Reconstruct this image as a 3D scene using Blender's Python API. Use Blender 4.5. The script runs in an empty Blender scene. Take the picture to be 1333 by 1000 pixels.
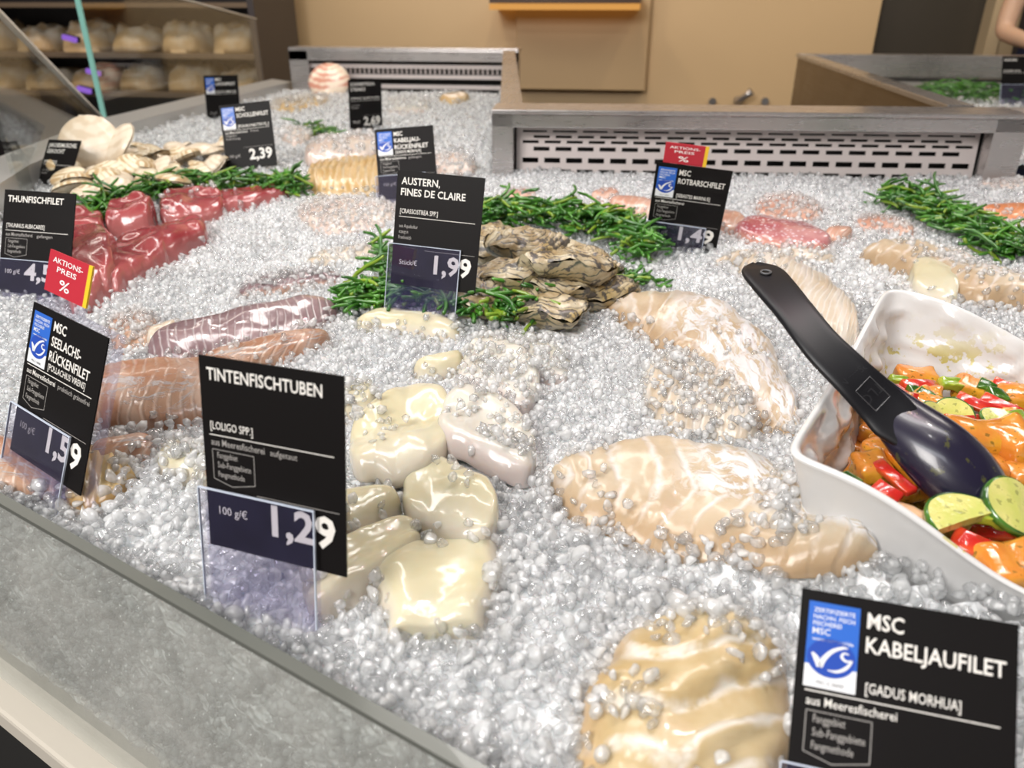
import bpy, bmesh, math, random
import numpy as np
from mathutils import Vector, Matrix
from mathutils.bvhtree import BVHTree

# ------------------------------------------------------------------ camera, world, lights, exposure
S = bpy.context.scene
COL = S.collection
CAMZ = 1.25
PITCH = math.atan(0.5)
YAW = math.radians(8.2)
FOC = 1000.0                       # focal length in pixels of the 1333 x 1000 frame
cam_d = bpy.data.cameras.new('camera')
cam_d.sensor_fit = 'HORIZONTAL'
cam_d.sensor_width = 36.0
cam_d.lens = 36.0 * FOC / 1333.0
cam_d.clip_start = 0.02
cam_d.dof.use_dof = True
cam_d.dof.focus_distance = 0.72
cam_d.dof.aperture_fstop = 6.5
cam = bpy.data.objects.new('camera', cam_d)
COL.objects.link(cam)
cam.location = (0, 0, CAMZ)
cam.rotation_euler = (math.pi / 2 - PITCH, 0, YAW)
S.camera = cam
S.view_settings.view_transform = 'Standard'
S.view_settings.look = 'None'
S.view_settings.gamma = 1.0
S.view_settings.exposure = -0.42
S.view_settings.use_curve_mapping = False
S.cycles.use_denoising = True
S.cycles.max_bounces = 14
S.cycles.diffuse_bounces = 4
S.cycles.glossy_bounces = 5
S.cycles.transmission_bounces = 12
S.cycles.transparent_max_bounces = 12
S.cycles.caustics_reflective = False
S.cycles.caustics_refractive = True
S.cycles.blur_glossy = 1.0
S.cycles.sample_clamp_indirect = 6.0

W = bpy.data.worlds.new('store_surroundings')
S.world = W
W.use_nodes = True
W.node_tree.nodes['Background'].inputs[0].default_value = (1.0, 0.95, 0.9, 1)
W.node_tree.nodes['Background'].inputs[1].default_value = 0.30


def lamp(name, kind, loc, target, energy, color=(1, 1, 1), size=0.1, size_y=None, spot=None):
    d = bpy.data.lights.new(name, kind)
    d.energy = energy
    d.color = color
    if kind == 'AREA':
        d.shape = 'RECTANGLE' if size_y else 'SQUARE'
        d.size = size
        if size_y:
            d.size_y = size_y
    else:
        d.shadow_soft_size = size
    if spot:
        d.spot_size = math.radians(spot)
        d.spot_blend = 0.6
    o = bpy.data.objects.new(name, d)
    COL.objects.link(o)
    o.location = loc
    o.rotation_euler = (Vector(target) - Vector(loc)).to_track_quat('-Z', 'Y').to_euler()
    return o


lamp('ceiling_light_bar', 'AREA', (0.05, 1.05, 2.9), (0.05, 1.0, 0.9), 27, (1, 0.98, 0.95), 2.2, 0.25)
lamp('ceiling_light_bar', 'AREA', (-0.9, 2.4, 2.9), (-0.85, 2.35, 0.9), 22, (1, 0.97, 0.93), 0.25, 1.8)
lamp('ceiling_light_bar', 'AREA', (-0.6, -0.6, 2.9), (-0.2, 0.5, 0.9), 16, (0.93, 0.96, 1.0), 1.6, 0.3)
for lx, ly, e, c in ((-0.7, 0.9, 20, (1, 0.95, 0.88)), (0.0, 0.85, 20, (1, 0.95, 0.88)), (0.6, 1.0, 20, (1, 0.93, 0.86)),
                     (0.42, 1.25, 34, (1, 0.66, 0.72)), (-0.85, 1.6, 18, (1, 0.94, 0.86)), (-0.8, 2.6, 16, (1, 0.94, 0.84)),
                     (0.15, 0.3, 12, (1, 0.97, 0.92))):
    lamp('ceiling_spot', 'SPOT', (lx, ly + 0.15, 2.8), (lx, ly, 0.9), e * 0.75, c, 0.045, spot=75)
for lx in (-1.2, -0.2, 0.9, 1.9):
    lamp('wall_washer', 'SPOT', (lx, 3.1, 2.95), (lx, 4.2, 1.0), 46, (1, 0.83, 0.62), 0.08, spot=95)
lamp('added_pane_fill', 'AREA', (-1.3, -1.2, 2.7), (-0.4, 0.3, 0.8), 120, (1, 0.96, 0.92), 1.2, 1.2)  # added fill, aimed at the front pane to brighten it
lamp('added_shelf_fill', 'AREA', (-2.5, 2.9, 2.7), (-2.5, 3.7, 1.0), 26, (1, 0.9, 0.8), 1.6, 0.3)  # added fill that brightens the goods on the far shelf
lamp('aisle_light', 'AREA', (1.7, 2.6, 2.9), (1.6, 2.6, 0.9), 16, (1, 0.93, 0.85), 0.6, 0.6)

# ------------------------------------------------------------------ pixel -> point on a horizontal plane of the place
_fw = Vector((-math.sin(YAW) * math.cos(PITCH), math.cos(YAW) * math.cos(PITCH), -math.sin(PITCH)))
_rt = Vector((math.cos(YAW), math.sin(YAW), 0))
_dn = _fw.cross(_rt)


def ray(u, v):
    return _fw + _rt * ((u - 666.5) / FOC) + _dn * ((v - 500.0) / FOC)


def at(u, v, z):
    d = ray(u, v)
    return Vector((0, 0, CAMZ)) + d * ((z - CAMZ) / d.z)


def aty(u, v, y):
    d = ray(u, v)
    return Vector((0, 0, CAMZ)) + d * (y / d.y)


# ------------------------------------------------------------------ noise in numpy
def _hash(ix, iy, iz, seed):
    h = (ix * 374761393 + iy * 668265263 + iz * 2147483647 + seed * 1274126177) & 0xFFFFFFFF
    h = ((h ^ (h >> 13)) * 1274126177) & 0xFFFFFFFF
    h = h ^ (h >> 16)
    return (h & 0xFFFFFF) / float(0xFFFFFF)


def vnoise(P, freq=1.0, seed=0):
    P = np.asarray(P, float) * freq + 1000.0
    i = np.floor(P).astype(np.int64)
    f = P - i
    f = f * f * (3 - 2 * f)
    out = 0
    for dx in (0, 1):
        for dy in (0, 1):
            for dz in (0, 1):
                w = (f[..., 0] if dx else 1 - f[..., 0]) * (f[..., 1] if dy else 1 - f[..., 1]) * (f[..., 2] if dz else 1 - f[..., 2])
                out = out + w * _hash(i[..., 0] + dx, i[..., 1] + dy, i[..., 2] + dz, seed)
    return out * 2 - 1


def fbm(P, freq, seed=0, octv=3):
    a, s, t = 1.0, 0.0, 0.0
    for k in range(octv):
        s = s + a * vnoise(P, freq * 2 ** k, seed + k * 17)
        t += a
        a *= 0.5
    return s / t


# ------------------------------------------------------------------ mesh helpers
def mesh_np(name, V, F, mats, smooth=True, uv=None, fmat=None):
    """V (n,3), F (m,k) array (k = 3 or 4) or list of tuples."""
    me = bpy.data.meshes.new(name)
    V = np.asarray(V, np.float32)
    if isinstance(F, np.ndarray):
        m, k = F.shape
        me.vertices.add(len(V))
        me.vertices.foreach_set('co', V.ravel())
        me.loops.add(m * k)
        me.loops.foreach_set('vertex_index', F.astype(np.int32).ravel())
        me.polygons.add(m)
        me.polygons.foreach_set('loop_start', np.arange(0, m * k, k, dtype=np.int32))
        me.polygons.foreach_set('loop_total', np.full(m, k, np.int32))
        me.update(calc_edges=True)
    else:
        me.from_pydata([tuple(map(float, v)) for v in V], [], [tuple(f) for f in F])
    for mt in (mats if isinstance(mats, (list, tuple)) else [mats]):
        me.materials.append(mt)
    n = len(me.polygons)
    me.polygons.foreach_set('use_smooth', np.full(n, bool(smooth)))
    if fmat is not None:
        me.polygons.foreach_set('material_index', np.asarray(fmat, np.int32))
    if uv is not None:
        lay = me.uv_layers.new(name='UVMap')
        li = np.empty(len(me.loops), np.int32)
        me.loops.foreach_get('vertex_index', li)
        lay.data.foreach_set('uv', np.asarray(uv, np.float32)[li].ravel())
    me.validate(clean_customdata=False)
    me.update()
    return me


def obj(name, me, parent=None):
    o = bpy.data.objects.new(name, me)
    COL.objects.link(o)
    if parent is not None:
        o.parent = parent
    return o


def tag(o, label=None, cat=None, group=None, kind=None):
    if label: o['label'] = label
    if cat: o['category'] = cat
    if group: o['group'] = group
    if kind: o['kind'] = kind
    return o


def thing(name, label, cat, loc=(0, 0, 0), group=None, rot=None):
    o = bpy.data.objects.new(name, None)
    o.empty_display_size = 0.05
    COL.objects.link(o)
    o.location = loc
    if rot is not None:
        o.rotation_euler = rot
    return tag(o, label, cat, group)


class MB:
    """collects boxes, bars and tubes into one mesh"""
    def __init__(self):
        self.v, self.f, self.m = [], [], []

    def add(self, V, F, mi=0):
        b = len(self.v)
        self.v += [tuple(p) for p in V]
        self.f += [tuple(i + b for i in q) for q in F]
        self.m += [mi] * len(F)

    def box(self, lo, hi, mi=0):
        x0, y0, z0 = lo
        x1, y1, z1 = hi
        V = [(x0, y0, z0), (x1, y0, z0), (x1, y1, z0), (x0, y1, z0), (x0, y0, z1), (x1, y0, z1), (x1, y1, z1), (x0, y1, z1)]
        self.add(V, [(0, 3, 2, 1), (4, 5, 6, 7), (0, 1, 5, 4), (1, 2, 6, 5), (2, 3, 7, 6), (3, 0, 4, 7)], mi)

    def beam(self, a, b, w, h, mi=0, up=(0, 0, 1)):
        """box along a->b; w sideways, h along up, centred on the axis"""
        a, b, up = Vector(a), Vector(b), Vector(up)
        d = (b - a).normalized()
        s = d.cross(up).normalized()
        u = s.cross(d)
        V = []
        for p in (a, b):
            for i, j in ((-1, -1), (1, -1), (1, 1), (-1, 1)):
                V.append(p + s * (w / 2 * i) + u * (h / 2 * j))
        self.add(V, [(0, 1, 2, 3), (7, 6, 5, 4), (0, 4, 5, 1), (1, 5, 6, 2), (2, 6, 7, 3), (3, 7, 4, 0)], mi)

    def prism(self, poly, n, t, mi=0):
        """poly: 3-D points (planar), extruded by t along n"""
        k = len(poly)
        n = Vector(n).normalized() * t
        P = [Vector(p) for p in poly]
        V = P + [p + n for p in P]
        F = [tuple(range(k - 1, -1, -1)), tuple(range(k, 2 * k))] + [(i, (i + 1) % k, k + (i + 1) % k, k + i) for i in range(k)]
        self.add(V, F, mi)

    def tube(self, pts, rad, seg=8, mi=0):
        P = [Vector(p) for p in pts]
        R = rad if isinstance(rad, (list, tuple)) else [rad] * len(P)
        V, F = [], []
        for i, p in enumerate(P):
            d = (P[min(i + 1, len(P) - 1)] - P[max(i - 1, 0)]).normalized()
            a = d.cross(Vector((0.13, 0.21, 1))).normalized()
            b = d.cross(a)
            for k in range(seg):
                t = 2 * math.pi * k / seg
                V.append(p + (a * math.cos(t) + b * math.sin(t)) * R[i])
        for i in range(len(P) - 1):
            for k in range(seg):
                F.append((i * seg + k, i * seg + (k + 1) % seg, (i + 1) * seg + (k + 1) % seg, (i + 1) * seg + k))
        F += [tuple(range(seg - 1, -1, -1)), tuple(range((len(P) - 1) * seg, len(P) * seg))]
        self.add(V, F, mi)

    def mesh(self, name, mats, smooth=False, bevel=0.0, seg=2):
        me = mesh_np(name, self.v, self.f, mats, smooth, fmat=self.m)
        bm = bmesh.new()
        bm.from_mesh(me)
        bmesh.ops.recalc_face_normals(bm, faces=bm.faces)
        if bevel:
            bmesh.ops.bevel(bm, geom=bm.edges[:], offset=bevel, segments=seg, affect='EDGES', profile=0.6)
        bm.to_mesh(me)
        bm.free()
        return me

    def build(self, name, mats, parent=None, smooth=False, bevel=0.0, seg=2):
        return obj(name, self.mesh(name, mats, smooth, bevel, seg), parent)


def catmull(P, n):
    P = [np.array(p, float) for p in P]
    if len(P) == 2:
        return np.array([P[0] + (P[1] - P[0]) * t for t in np.linspace(0, 1, n)])
    Q = [2 * P[0] - P[1]] + P + [2 * P[-1] - P[-2]]
    out = []
    m = len(P) - 1
    for t in np.linspace(0, m, n):
        i = min(int(t), m - 1)
        f = t - i
        a, b, c, d = Q[i], Q[i + 1], Q[i + 2], Q[i + 3]
        out.append(0.5 * (2 * b + (c - a) * f + (2 * a - 5 * b + 4 * c - d) * f * f + (3 * b - a - 3 * c + d) * f ** 3))
    return np.array(out)


# ------------------------------------------------------------------ materials
class NT:
    def __init__(self, name):
        self.m = bpy.data.materials.new(name)
        self.m.use_nodes = True
        self.t = self.m.node_tree
        self.p = self.t.nodes['Principled BSDF']
        self.out = self.t.nodes['Material Output']

    def n(self, typ, **kw):
        nd = self.t.nodes.new(typ)
        for k, v in kw.items():
            setattr(nd, k, v)
        return nd

    def link(self, a, b):
        self.t.links.new(a, b)

    def setv(self, sock, v):
        if hasattr(v, 'is_linked') or isinstance(v, bpy.types.NodeSocket):
            self.link(v, sock)
        else:
            sock.default_value = v

    def math(self, op, a, b=0.0, c=0.0, clamp=False):
        nd = self.n('ShaderNodeMath', operation=op, use_clamp=clamp)
        for i, v in enumerate((a, b, c)):
            self.setv(nd.inputs[i], v)
        return nd.outputs[0]

    def noise(self, scale, detail=3.0, rough=0.55, vec=None, dist=0.0):
        nd = self.n('ShaderNodeTexNoise')
        nd.inputs['Scale'].default_value = scale
        nd.inputs['Detail'].default_value = detail
        nd.inputs['Roughness'].default_value = rough
        nd.inputs['Distortion'].default_value = dist
        self.link(vec if vec is not None else self.obj(), nd.inputs['Vector'])
        return nd.outputs['Fac']

    def voronoi(self, scale, feature='F1', vec=None):
        nd = self.n('ShaderNodeTexVoronoi', feature=feature)
        nd.inputs['Scale'].default_value = scale
        self.link(vec if vec is not None else self.obj(), nd.inputs['Vector'])
        return nd.outputs['Distance']

    def obj(self):
        if not hasattr(self, '_tc'):
            self._tc = self.n('ShaderNodeTexCoord')
        return self._tc.outputs['Object']

    def uv(self):
        self.obj()
        s = self.n('ShaderNodeSeparateXYZ')
        self.link(self._tc.outputs['UV'], s.inputs[0])
        return s.outputs[0], s.outputs[1]

    def ramp(self, fac, stops, interp='LINEAR'):
        nd = self.n('ShaderNodeValToRGB')
        cr = nd.color_ramp
        cr.interpolation = interp
        while len(cr.elements) < len(stops):
            cr.elements.new(0.5)
        for e, (p, c) in zip(cr.elements, stops):
            e.position = p
            e.color = (*c, 1) if len(c) == 3 else c
        self.link(fac, nd.inputs[0])
        return nd.outputs['Color']

    def step(self, fac, a, b):
        nd = self.n('ShaderNodeMapRange', interpolation_type='SMOOTHSTEP')
        self.setv(nd.inputs[0], fac)
        nd.inputs[1].default_value = a
        nd.inputs[2].default_value = b
        return nd.outputs[0]

    def mix(self, fac, a, b, blend='MIX'):
        nd = self.n('ShaderNodeMix', data_type='RGBA', blend_type=blend)
        self.setv(nd.inputs['Factor'], fac)
        for s, v in ((nd.inputs[6], a), (nd.inputs[7], b)):
            if isinstance(v, tuple):
                s.default_value = (*v, 1) if len(v) == 3 else v
            else:
                self.link(v, s)
        return nd.outputs[2]

    def bump(self, h, strength=0.3, dist=0.002, normal=None):
        nd = self.n('ShaderNodeBump')
        nd.inputs['Strength'].default_value = strength
        nd.inputs['Distance'].default_value = dist
        self.link(h, nd.inputs['Height'])
        if normal is not None:
            self.link(normal, nd.inputs['Normal'])
        return nd.outputs[0]

    def set(self, **kw):
        names = dict(color='Base Color', rough='Roughness', metal='Metallic', ior='IOR', trans='Transmission Weight', coat='Coat Weight',
                     coatr='Coat Roughness', sss='Subsurface Weight', sssr='Subsurface Radius', ssss='Subsurface Scale', spec='Specular IOR Level',
                     emit='Emission Color', emits='Emission Strength', normal='Normal', aniso='Anisotropic', sheen='Sheen Weight')
        for k, v in kw.items():
            s = self.p.inputs[names[k]]
            if isinstance(v, bpy.types.NodeSocket):
                self.link(v, s)
            elif isinstance(v, tuple) and len(v) == 3 and s.type == 'RGBA':
                s.default_value = (*v, 1)
            else:
                s.default_value = v
        return self


def plain(name, color, rough=0.5, metal=0.0, **kw):
    return NT(name).set(color=color, rough=rough, metal=metal, **kw).m


def emitter(name, color, s):
    return NT(name).set(color=(0, 0, 0), emit=color, emits=s).m


def steel(name, base=(0.52, 0.49, 0.48), rough=0.28, axis=0):
    t = NT(name)
    mp = t.n('ShaderNodeMapping')
    t.link(t.obj(), mp.inputs[0])
    sc = [240.0] * 3
    sc[axis] = 4.0
    mp.inputs['Scale'].default_value = sc
    nz = t.noise(1.0, 3, 0.6, mp.outputs[0])
    big = t.noise(9, 3)
    r = t.math('ADD', t.math('MULTIPLY', nz, 0.16), t.math('MULTIPLY_ADD', big, 0.16, rough - 0.16))
    t.set(color=t.mix(big, tuple(c * 0.88 for c in base), base), metal=0.85, rough=r, normal=t.bump(nz, 0.06, 0.0006))
    return t.m


def thin_glass(name, tint=(1, 1, 1), refl=0.08, haze=(0.8, 0.8, 0.8), hazef=0.0):
    """a clear pane: see-through with a mirror coat, and reflected haze put into the colour by film"""
    t = NT(name)
    tr = t.n('ShaderNodeBsdfTransparent')
    tr.inputs[0].default_value = (*tint, 1)
    gl = t.n('ShaderNodeBsdfGlossy')
    gl.inputs['Roughness'].default_value = 0.02
    lw = t.n('ShaderNodeLayerWeight')
    lw.inputs[0].default_value = 0.5
    mx = t.n('ShaderNodeMixShader')
    t.link(t.math('MULTIPLY_ADD', t.math('POWER', lw.outputs[1], 4.0), 0.55, refl, clamp=True), mx.inputs[0])
    t.link(tr.outputs[0], mx.inputs[1])
    t.link(gl.outputs[0], mx.inputs[2])
    last = mx
    if hazef:
        df = t.n('ShaderNodeBsdfDiffuse')
        df.inputs[0].default_value = (*haze, 1)
        m2 = t.n('ShaderNodeMixShader')
        refl_haze = t.noise(14, 4, 0.6)
        t.link(t.math('MULTIPLY', refl_haze, hazef * 2), m2.inputs[0])
        t.link(mx.outputs[0], m2.inputs[1])
        t.link(df.outputs[0], m2.inputs[2])
        last = m2
    t.link(last.outputs[0], t.out.inputs[0])
    return t.m


def flesh(name, c0, c1, line=(0.9, 0.86, 0.8), nf=0.0, k=0.0, tc=0.5, lw=0.25, lamt=0.6, skin=None, skinu=(-9, 99), skinv=(0.5, 1.0), skina=0.5, skincol=(0.86, 0.85, 0.86),
          edge=None, near=None, rough=0.28, coat=0.6, sss=0.25, spots=None, fine=0.0, nscale=16):
    dk = lambda c: tuple(x * 0.87 for x in c) if c else c
    c0, c1, line, skincol, edge, near = dk(c0), dk(c1), dk(line), dk(skincol), dk(edge), dk(near)
    # wet fish flesh; UV u runs along the piece in decimetres, v across it
    t = NT(name)
    u, v = t.uv()
    nz = t.noise(nscale, 4, 0.6)
    nb = t.noise(nscale * 3.2, 3, 0.6)
    col = t.mix(t.step(nz, 0.35, 0.68), c0, c1)
    h = t.math('MULTIPLY', nb, 0.5)
    if nf:
        av = t.math('ABSOLUTE', t.math('SUBTRACT', v, tc))
        ph = t.math('ADD', t.math('MULTIPLY', u, nf), t.math('MULTIPLY', av, k))
        ph = t.math('ADD', ph, t.math('MULTIPLY', t.noise(14, 3, 0.5), 2.2))
        fr = t.math('FRACT', ph)
        d = t.math('ABSOLUTE', t.math('SUBTRACT', fr, 0.5))
        ln = t.step(d, 0.5 - lw, 0.5)
        ln = t.math('MULTIPLY', ln, t.step(nb, 0.3, 0.55))
        col = t.mix(t.math('MULTIPLY', ln, lamt), col, line)
        h = t.math('SUBTRACT', h, t.math('MULTIPLY', ln, 0.6))
    if fine:
        fp = t.math('ADD', t.math('MULTIPLY', u, fine), t.math('MULTIPLY', v, fine * 0.45))
        fs = t.math('SINE', t.math('ADD', fp, t.math('MULTIPLY', nz, 5.0)))
        col = t.mix(t.step(fs, 0.3, 1.0), col, t.mix(0.35, col, line))
        h = t.math('ADD', h, t.math('MULTIPLY', fs, 0.15))
    if edge:
        e = t.step(t.math('ABSOLUTE', t.math('SUBTRACT', v, 0.5)), 0.34, 0.5)
        col = t.mix(t.math('MULTIPLY', e, 0.75), col, edge)
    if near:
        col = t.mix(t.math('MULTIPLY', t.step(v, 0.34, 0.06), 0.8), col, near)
    if spots:
        sp = t.step(t.voronoi(spots[0]), 0.42, 0.16)
        col = t.mix(t.math('MULTIPLY', sp, spots[2]), col, spots[1])
    r = rough
    if skin:
        cv = t.n('ShaderNodeCombineXYZ')
        t.link(t.math('MULTIPLY', u, 2.2), cv.inputs[0]); t.link(t.math('MULTIPLY', v, 5.0), cv.inputs[1])
        sn = t.noise(1.6, 6, 0.68, cv.outputs[0], 1.4)
        band = t.math('MULTIPLY', t.step(v, skinv[0], skinv[0] + 0.18), t.step(v, skinv[1] + 0.06, skinv[1] - 0.10))
        band = t.math('MULTIPLY', band, t.math('MULTIPLY', t.step(u, skinu[0], skinu[0] + 0.5), t.step(u, skinu[1], skinu[1] - 0.5)))
        mask = t.math('MULTIPLY', t.step(sn, 0.60 - skina * 0.3, 0.70 - skina * 0.3), band)
        col = t.mix(t.math('MULTIPLY', mask, 0.85), col, skincol)
        h = t.math('ADD', h, t.math('MULTIPLY', mask, 0.5))
    t.set(color=col, rough=r, coat=coat, coatr=0.08, sss=sss, spec=0.35, sssr=(1.0, 0.6, 0.4), ssss=0.006, normal=t.bump(h, 0.5, 0.0022))
    return t.m


M = {}
M['steel'] = steel('brushed_steel')
M['steel_dark'] = steel('dull_steel', (0.42, 0.39, 0.36), 0.34)
M['steel_y'] = steel('brushed_steel_depth', (0.47, 0.45, 0.44), 0.28, 1)
M['steel_brown'] = steel('steel_side', (0.20, 0.145, 0.085), 0.36, 1)
M['plate'] = plain('vent_plate_metal', (0.66, 0.59, 0.57), 0.4, 0.2)
M['black'] = plain('dark_void', (0.012, 0.011, 0.01), 0.7)
M['glass'] = thin_glass('front_pane', (0.93, 0.95, 0.94), 0.07, (0.78, 0.76, 0.71), 0.2)  # grey haze colours the reflected surroundings into the pane
M['glass_clear'] = thin_glass('side_pane', (0.95, 0.97, 0.96), 0.06)
M['glass_edge'] = plain('pane_edge', (0.13, 0.135, 0.12), 0.25, coat=0.4)
M['glass_edge_light'] = plain('pane_polished_edge', (0.72, 0.69, 0.64), 0.3)
M['glass_edge_teal'] = plain('pane_teal_edge', (0.25, 0.55, 0.48), 0.2)
M['sill'] = plain('pale_sill', (0.62, 0.57, 0.49), 0.45)
M['acrylic'] = thin_glass('acrylic', (0.95, 0.945, 0.975), 0.05, (0.22, 0.21, 0.5), 0.032)  # bluish haze paints reflected light into the tag holders
M['acrylic_edge'] = plain('acrylic_edge', (0.62, 0.68, 0.8), 0.2)
M['card'] = plain('tag_card', (0.006, 0.005, 0.005), 0.5, spec=0.15)
M['print'] = plain('tag_print', (0.78, 0.75, 0.7), 0.5)
M['print_dim'] = plain('tag_small_print', (0.36, 0.34, 0.32), 0.5)
M['badge_blue'] = plain('badge_blue', (0.02, 0.12, 0.52), 0.4)
M['badge_dark'] = plain('badge_oval_blue', (0.012, 0.06, 0.38), 0.4)
M['badge_white'] = plain('badge_white', (0.75, 0.76, 0.78), 0.45)
M['red_card'] = plain('red_card', (0.45, 0.018, 0.035), 0.4)
M['yellow_card'] = plain('yellow_card_edge', (0.8, 0.5, 0.02), 0.4)
M['white_print'] = plain('white_print', (0.85, 0.82, 0.8), 0.5)


def mat_wall(name, c, amt=0.06):
    t = NT(name)
    t.set(color=t.mix(t.noise(1.7, 4), tuple(x * (1 - amt) for x in c), tuple(min(1, x * (1 + amt)) for x in c)), rough=0.42, normal=t.bump(t.noise(60, 3), 0.05, 0.001))
    return t.m


M['wall'] = mat_wall('beige_wall', (0.61, 0.43, 0.24))
M['wall_panel'] = mat_wall('beige_panel', (0.50, 0.345, 0.185))
M['jamb'] = mat_wall('pale_wood_jamb', (0.55, 0.42, 0.26))
M['dark_wall'] = mat_wall('dark_wall', (0.055, 0.045, 0.045))
M['door_dark'] = mat_wall('dark_door', (0.05, 0.042, 0.032))
M['floor'] = NT('dark_floor').set(color=(0.03, 0.027, 0.025), rough=0.22).m
M['ceiling'] = plain('ceiling_paint', (0.4, 0.38, 0.35), 0.8)


def ice_mats():
    t = NT('ice_bed')
    n1, n2 = t.noise(90, 3, 0.6), t.voronoi(120)
    t.set(color=t.mix(t.step(n1, 0.3, 0.7), (0.88, 0.91, 0.93), (0.95, 0.96, 0.97)), rough=0.22, sss=0.2, sssr=(0.7, 0.9, 1.0), ssss=0.012, coat=0.3,
          normal=t.bump(n2, 0.9, 0.006, t.bump(n1, 0.6, 0.004)))
    c = NT('ice_chip')
    nz = c.noise(70, 2, 0.5)
    clar = c.step(nz, 0.36, 0.62)
    bmp = c.bump(c.noise(300, 2), 0.35, 0.0012)
    df = c.n('ShaderNodeBsdfTranslucent'); df.inputs[0].default_value = (0.985, 0.99, 0.995, 1)
    d2 = c.n('ShaderNodeBsdfDiffuse'); d2.inputs[0].default_value = (0.965, 0.975, 0.98, 1)
    tr = c.n('ShaderNodeBsdfTransparent'); tr.inputs[0].default_value = (0.985, 0.99, 0.995, 1)
    rf = c.n('ShaderNodeBsdfRefraction'); rf.inputs['IOR'].default_value = 1.31; rf.inputs['Roughness'].default_value = 0.03
    c.link(bmp, rf.inputs['Normal'])
    gl = c.n('ShaderNodeBsdfGlossy'); gl.inputs['Roughness'].default_value = 0.06; c.link(bmp, gl.inputs['Normal'])
    lw = c.n('ShaderNodeLayerWeight'); lw.inputs[0].default_value = 0.5
    m1 = c.n('ShaderNodeMixShader'); m1.inputs[0].default_value = 0.45
    c.link(df.outputs[0], m1.inputs[1]); c.link(d2.outputs[0], m1.inputs[2])
    m2 = c.n('ShaderNodeMixShader'); c.link(c.math('MULTIPLY_ADD', clar, 0.50, 0.24), m2.inputs[0])
    c.link(m1.outputs[0], m2.inputs[1]); c.link(tr.outputs[0], m2.inputs[2])
    m3 = c.n('ShaderNodeMixShader'); c.link(c.math('MULTIPLY_ADD', clar, 0.24, 0.06), m3.inputs[0])
    c.link(m2.outputs[0], m3.inputs[1]); c.link(rf.outputs[0], m3.inputs[2])
    m4 = c.n('ShaderNodeMixShader'); c.link(c.math('MULTIPLY_ADD', c.math('POWER', lw.outputs[1], 3.0), 0.5, 0.085), m4.inputs[0])
    c.link(m3.outputs[0], m4.inputs[1]); c.link(gl.outputs[0], m4.inputs[2])
    c.link(m4.outputs[0], c.out.inputs[0])
    return t.m, c.m


M['ice_bed'], M['ice_chip'] = ice_mats()


BL, BB = Vector((0.123, 0.459)), Vector((0.26, 0.742))          # two rim corners of the square bowl
BHALF = (BB - BL).length / 2
BE = ((BB - BL).x / (2 * BHALF), (BB - BL).y / (2 * BHALF))
BCX = (BL.x + BB.x) / 2 + BE[1] * BHALF
BCY = (BL.y + BB.y) / 2 - BE[0] * BHALF
# ------------------------------------------------------------------ the ice surface
def ice_h(x, y):
    """height of the heaped ice (arrays or scalars)"""
    x = np.asarray(x, float)
    y = np.asarray(y, float)
    h = 0.888 + 0.05 * np.clip((y - 0.35) / 1.2, 0, 1)
    P = np.stack([x, y, np.zeros_like(x)], -1)
    h = h + 0.008 * fbm(P, 6.0, 3, 2)
    # the ice slopes down to the front pane
    dline = front_dist(x, y)
    h = h - 0.014 * np.clip(1 - dline / 0.07, 0, 1)
    # banked up round the bowl
    ra = np.abs((x - BCX) * BE[0] + (y - BCY) * BE[1]); rb = np.abs((x - BCX) * BE[1] - (y - BCY) * BE[0])
    rr = np.maximum(ra, rb) / BHALF
    h = h + 0.034 * np.exp(-(np.clip(rr - 0.95, 0, 9) / 0.26) ** 2)
    # hollow in front of the tag by the bowl
    h = h - 0.066 * np.exp(-(((x - 0.185) / 0.085) ** 2 + ((y - 0.265) / 0.055) ** 2))
    return h


FG0 = at(0, 641, 0.905)
FG1 = at(640, 1001, 0.905)
_fd = (FG1 - FG0)
_fd.z = 0
_fd.normalize()
_fn = Vector((-_fd.y, _fd.x, 0))       # points into the counter
FA = FG0 - _fd * 0.50                  # left end of the front pane
FB = FG1 + _fd * 1.0                   # right end


def front_dist(x, y):
    return (x - FG0.x) * _fn.x + (y - FG0.y) * _fn.y


def hat(u, v, dz=0.0):
    p = at(u, v, 0.91)
    for _ in range(4):
        p = at(u, v, float(ice_h(p.x, p.y)) + dz)
    return p


VENT_A = Vector((-0.262, 1.545, 0))
VENT_B = Vector((0.735, 1.609, 0))
TRAY = [(FB.x, FB.y), (1.3, 0.6), (1.3, 1.645), (VENT_B.x, VENT_B.y + 0.03), (VENT_A.x, VENT_A.y + 0.03), (-0.46, 2.99), (-1.29, 2.99), (-1.27, 1.9), (-1.13, 1.36), (-1.03, 1.12), (FA.x, FA.y)]


def inside(poly, x, y):
    x = np.asarray(x); y = np.asarray(y)
    r = np.zeros(x.shape, bool)
    n = len(poly)
    for i in range(n):
        x0, y0 = poly[i][:2]
        x1, y1 = poly[(i + 1) % n][:2]
        c = ((y0 > y) != (y1 > y)) & (x < (x1 - x0) * (y - y0) / ((y1 - y0) if y1 != y0 else 1e-9) + x0)
        r ^= c
    return r


# ================================================================== SETTING
def struct(name, mb, mat, bevel=0.0):
    return tag(mb.build(name, mat, None, bevel=bevel), kind='structure')


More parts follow.
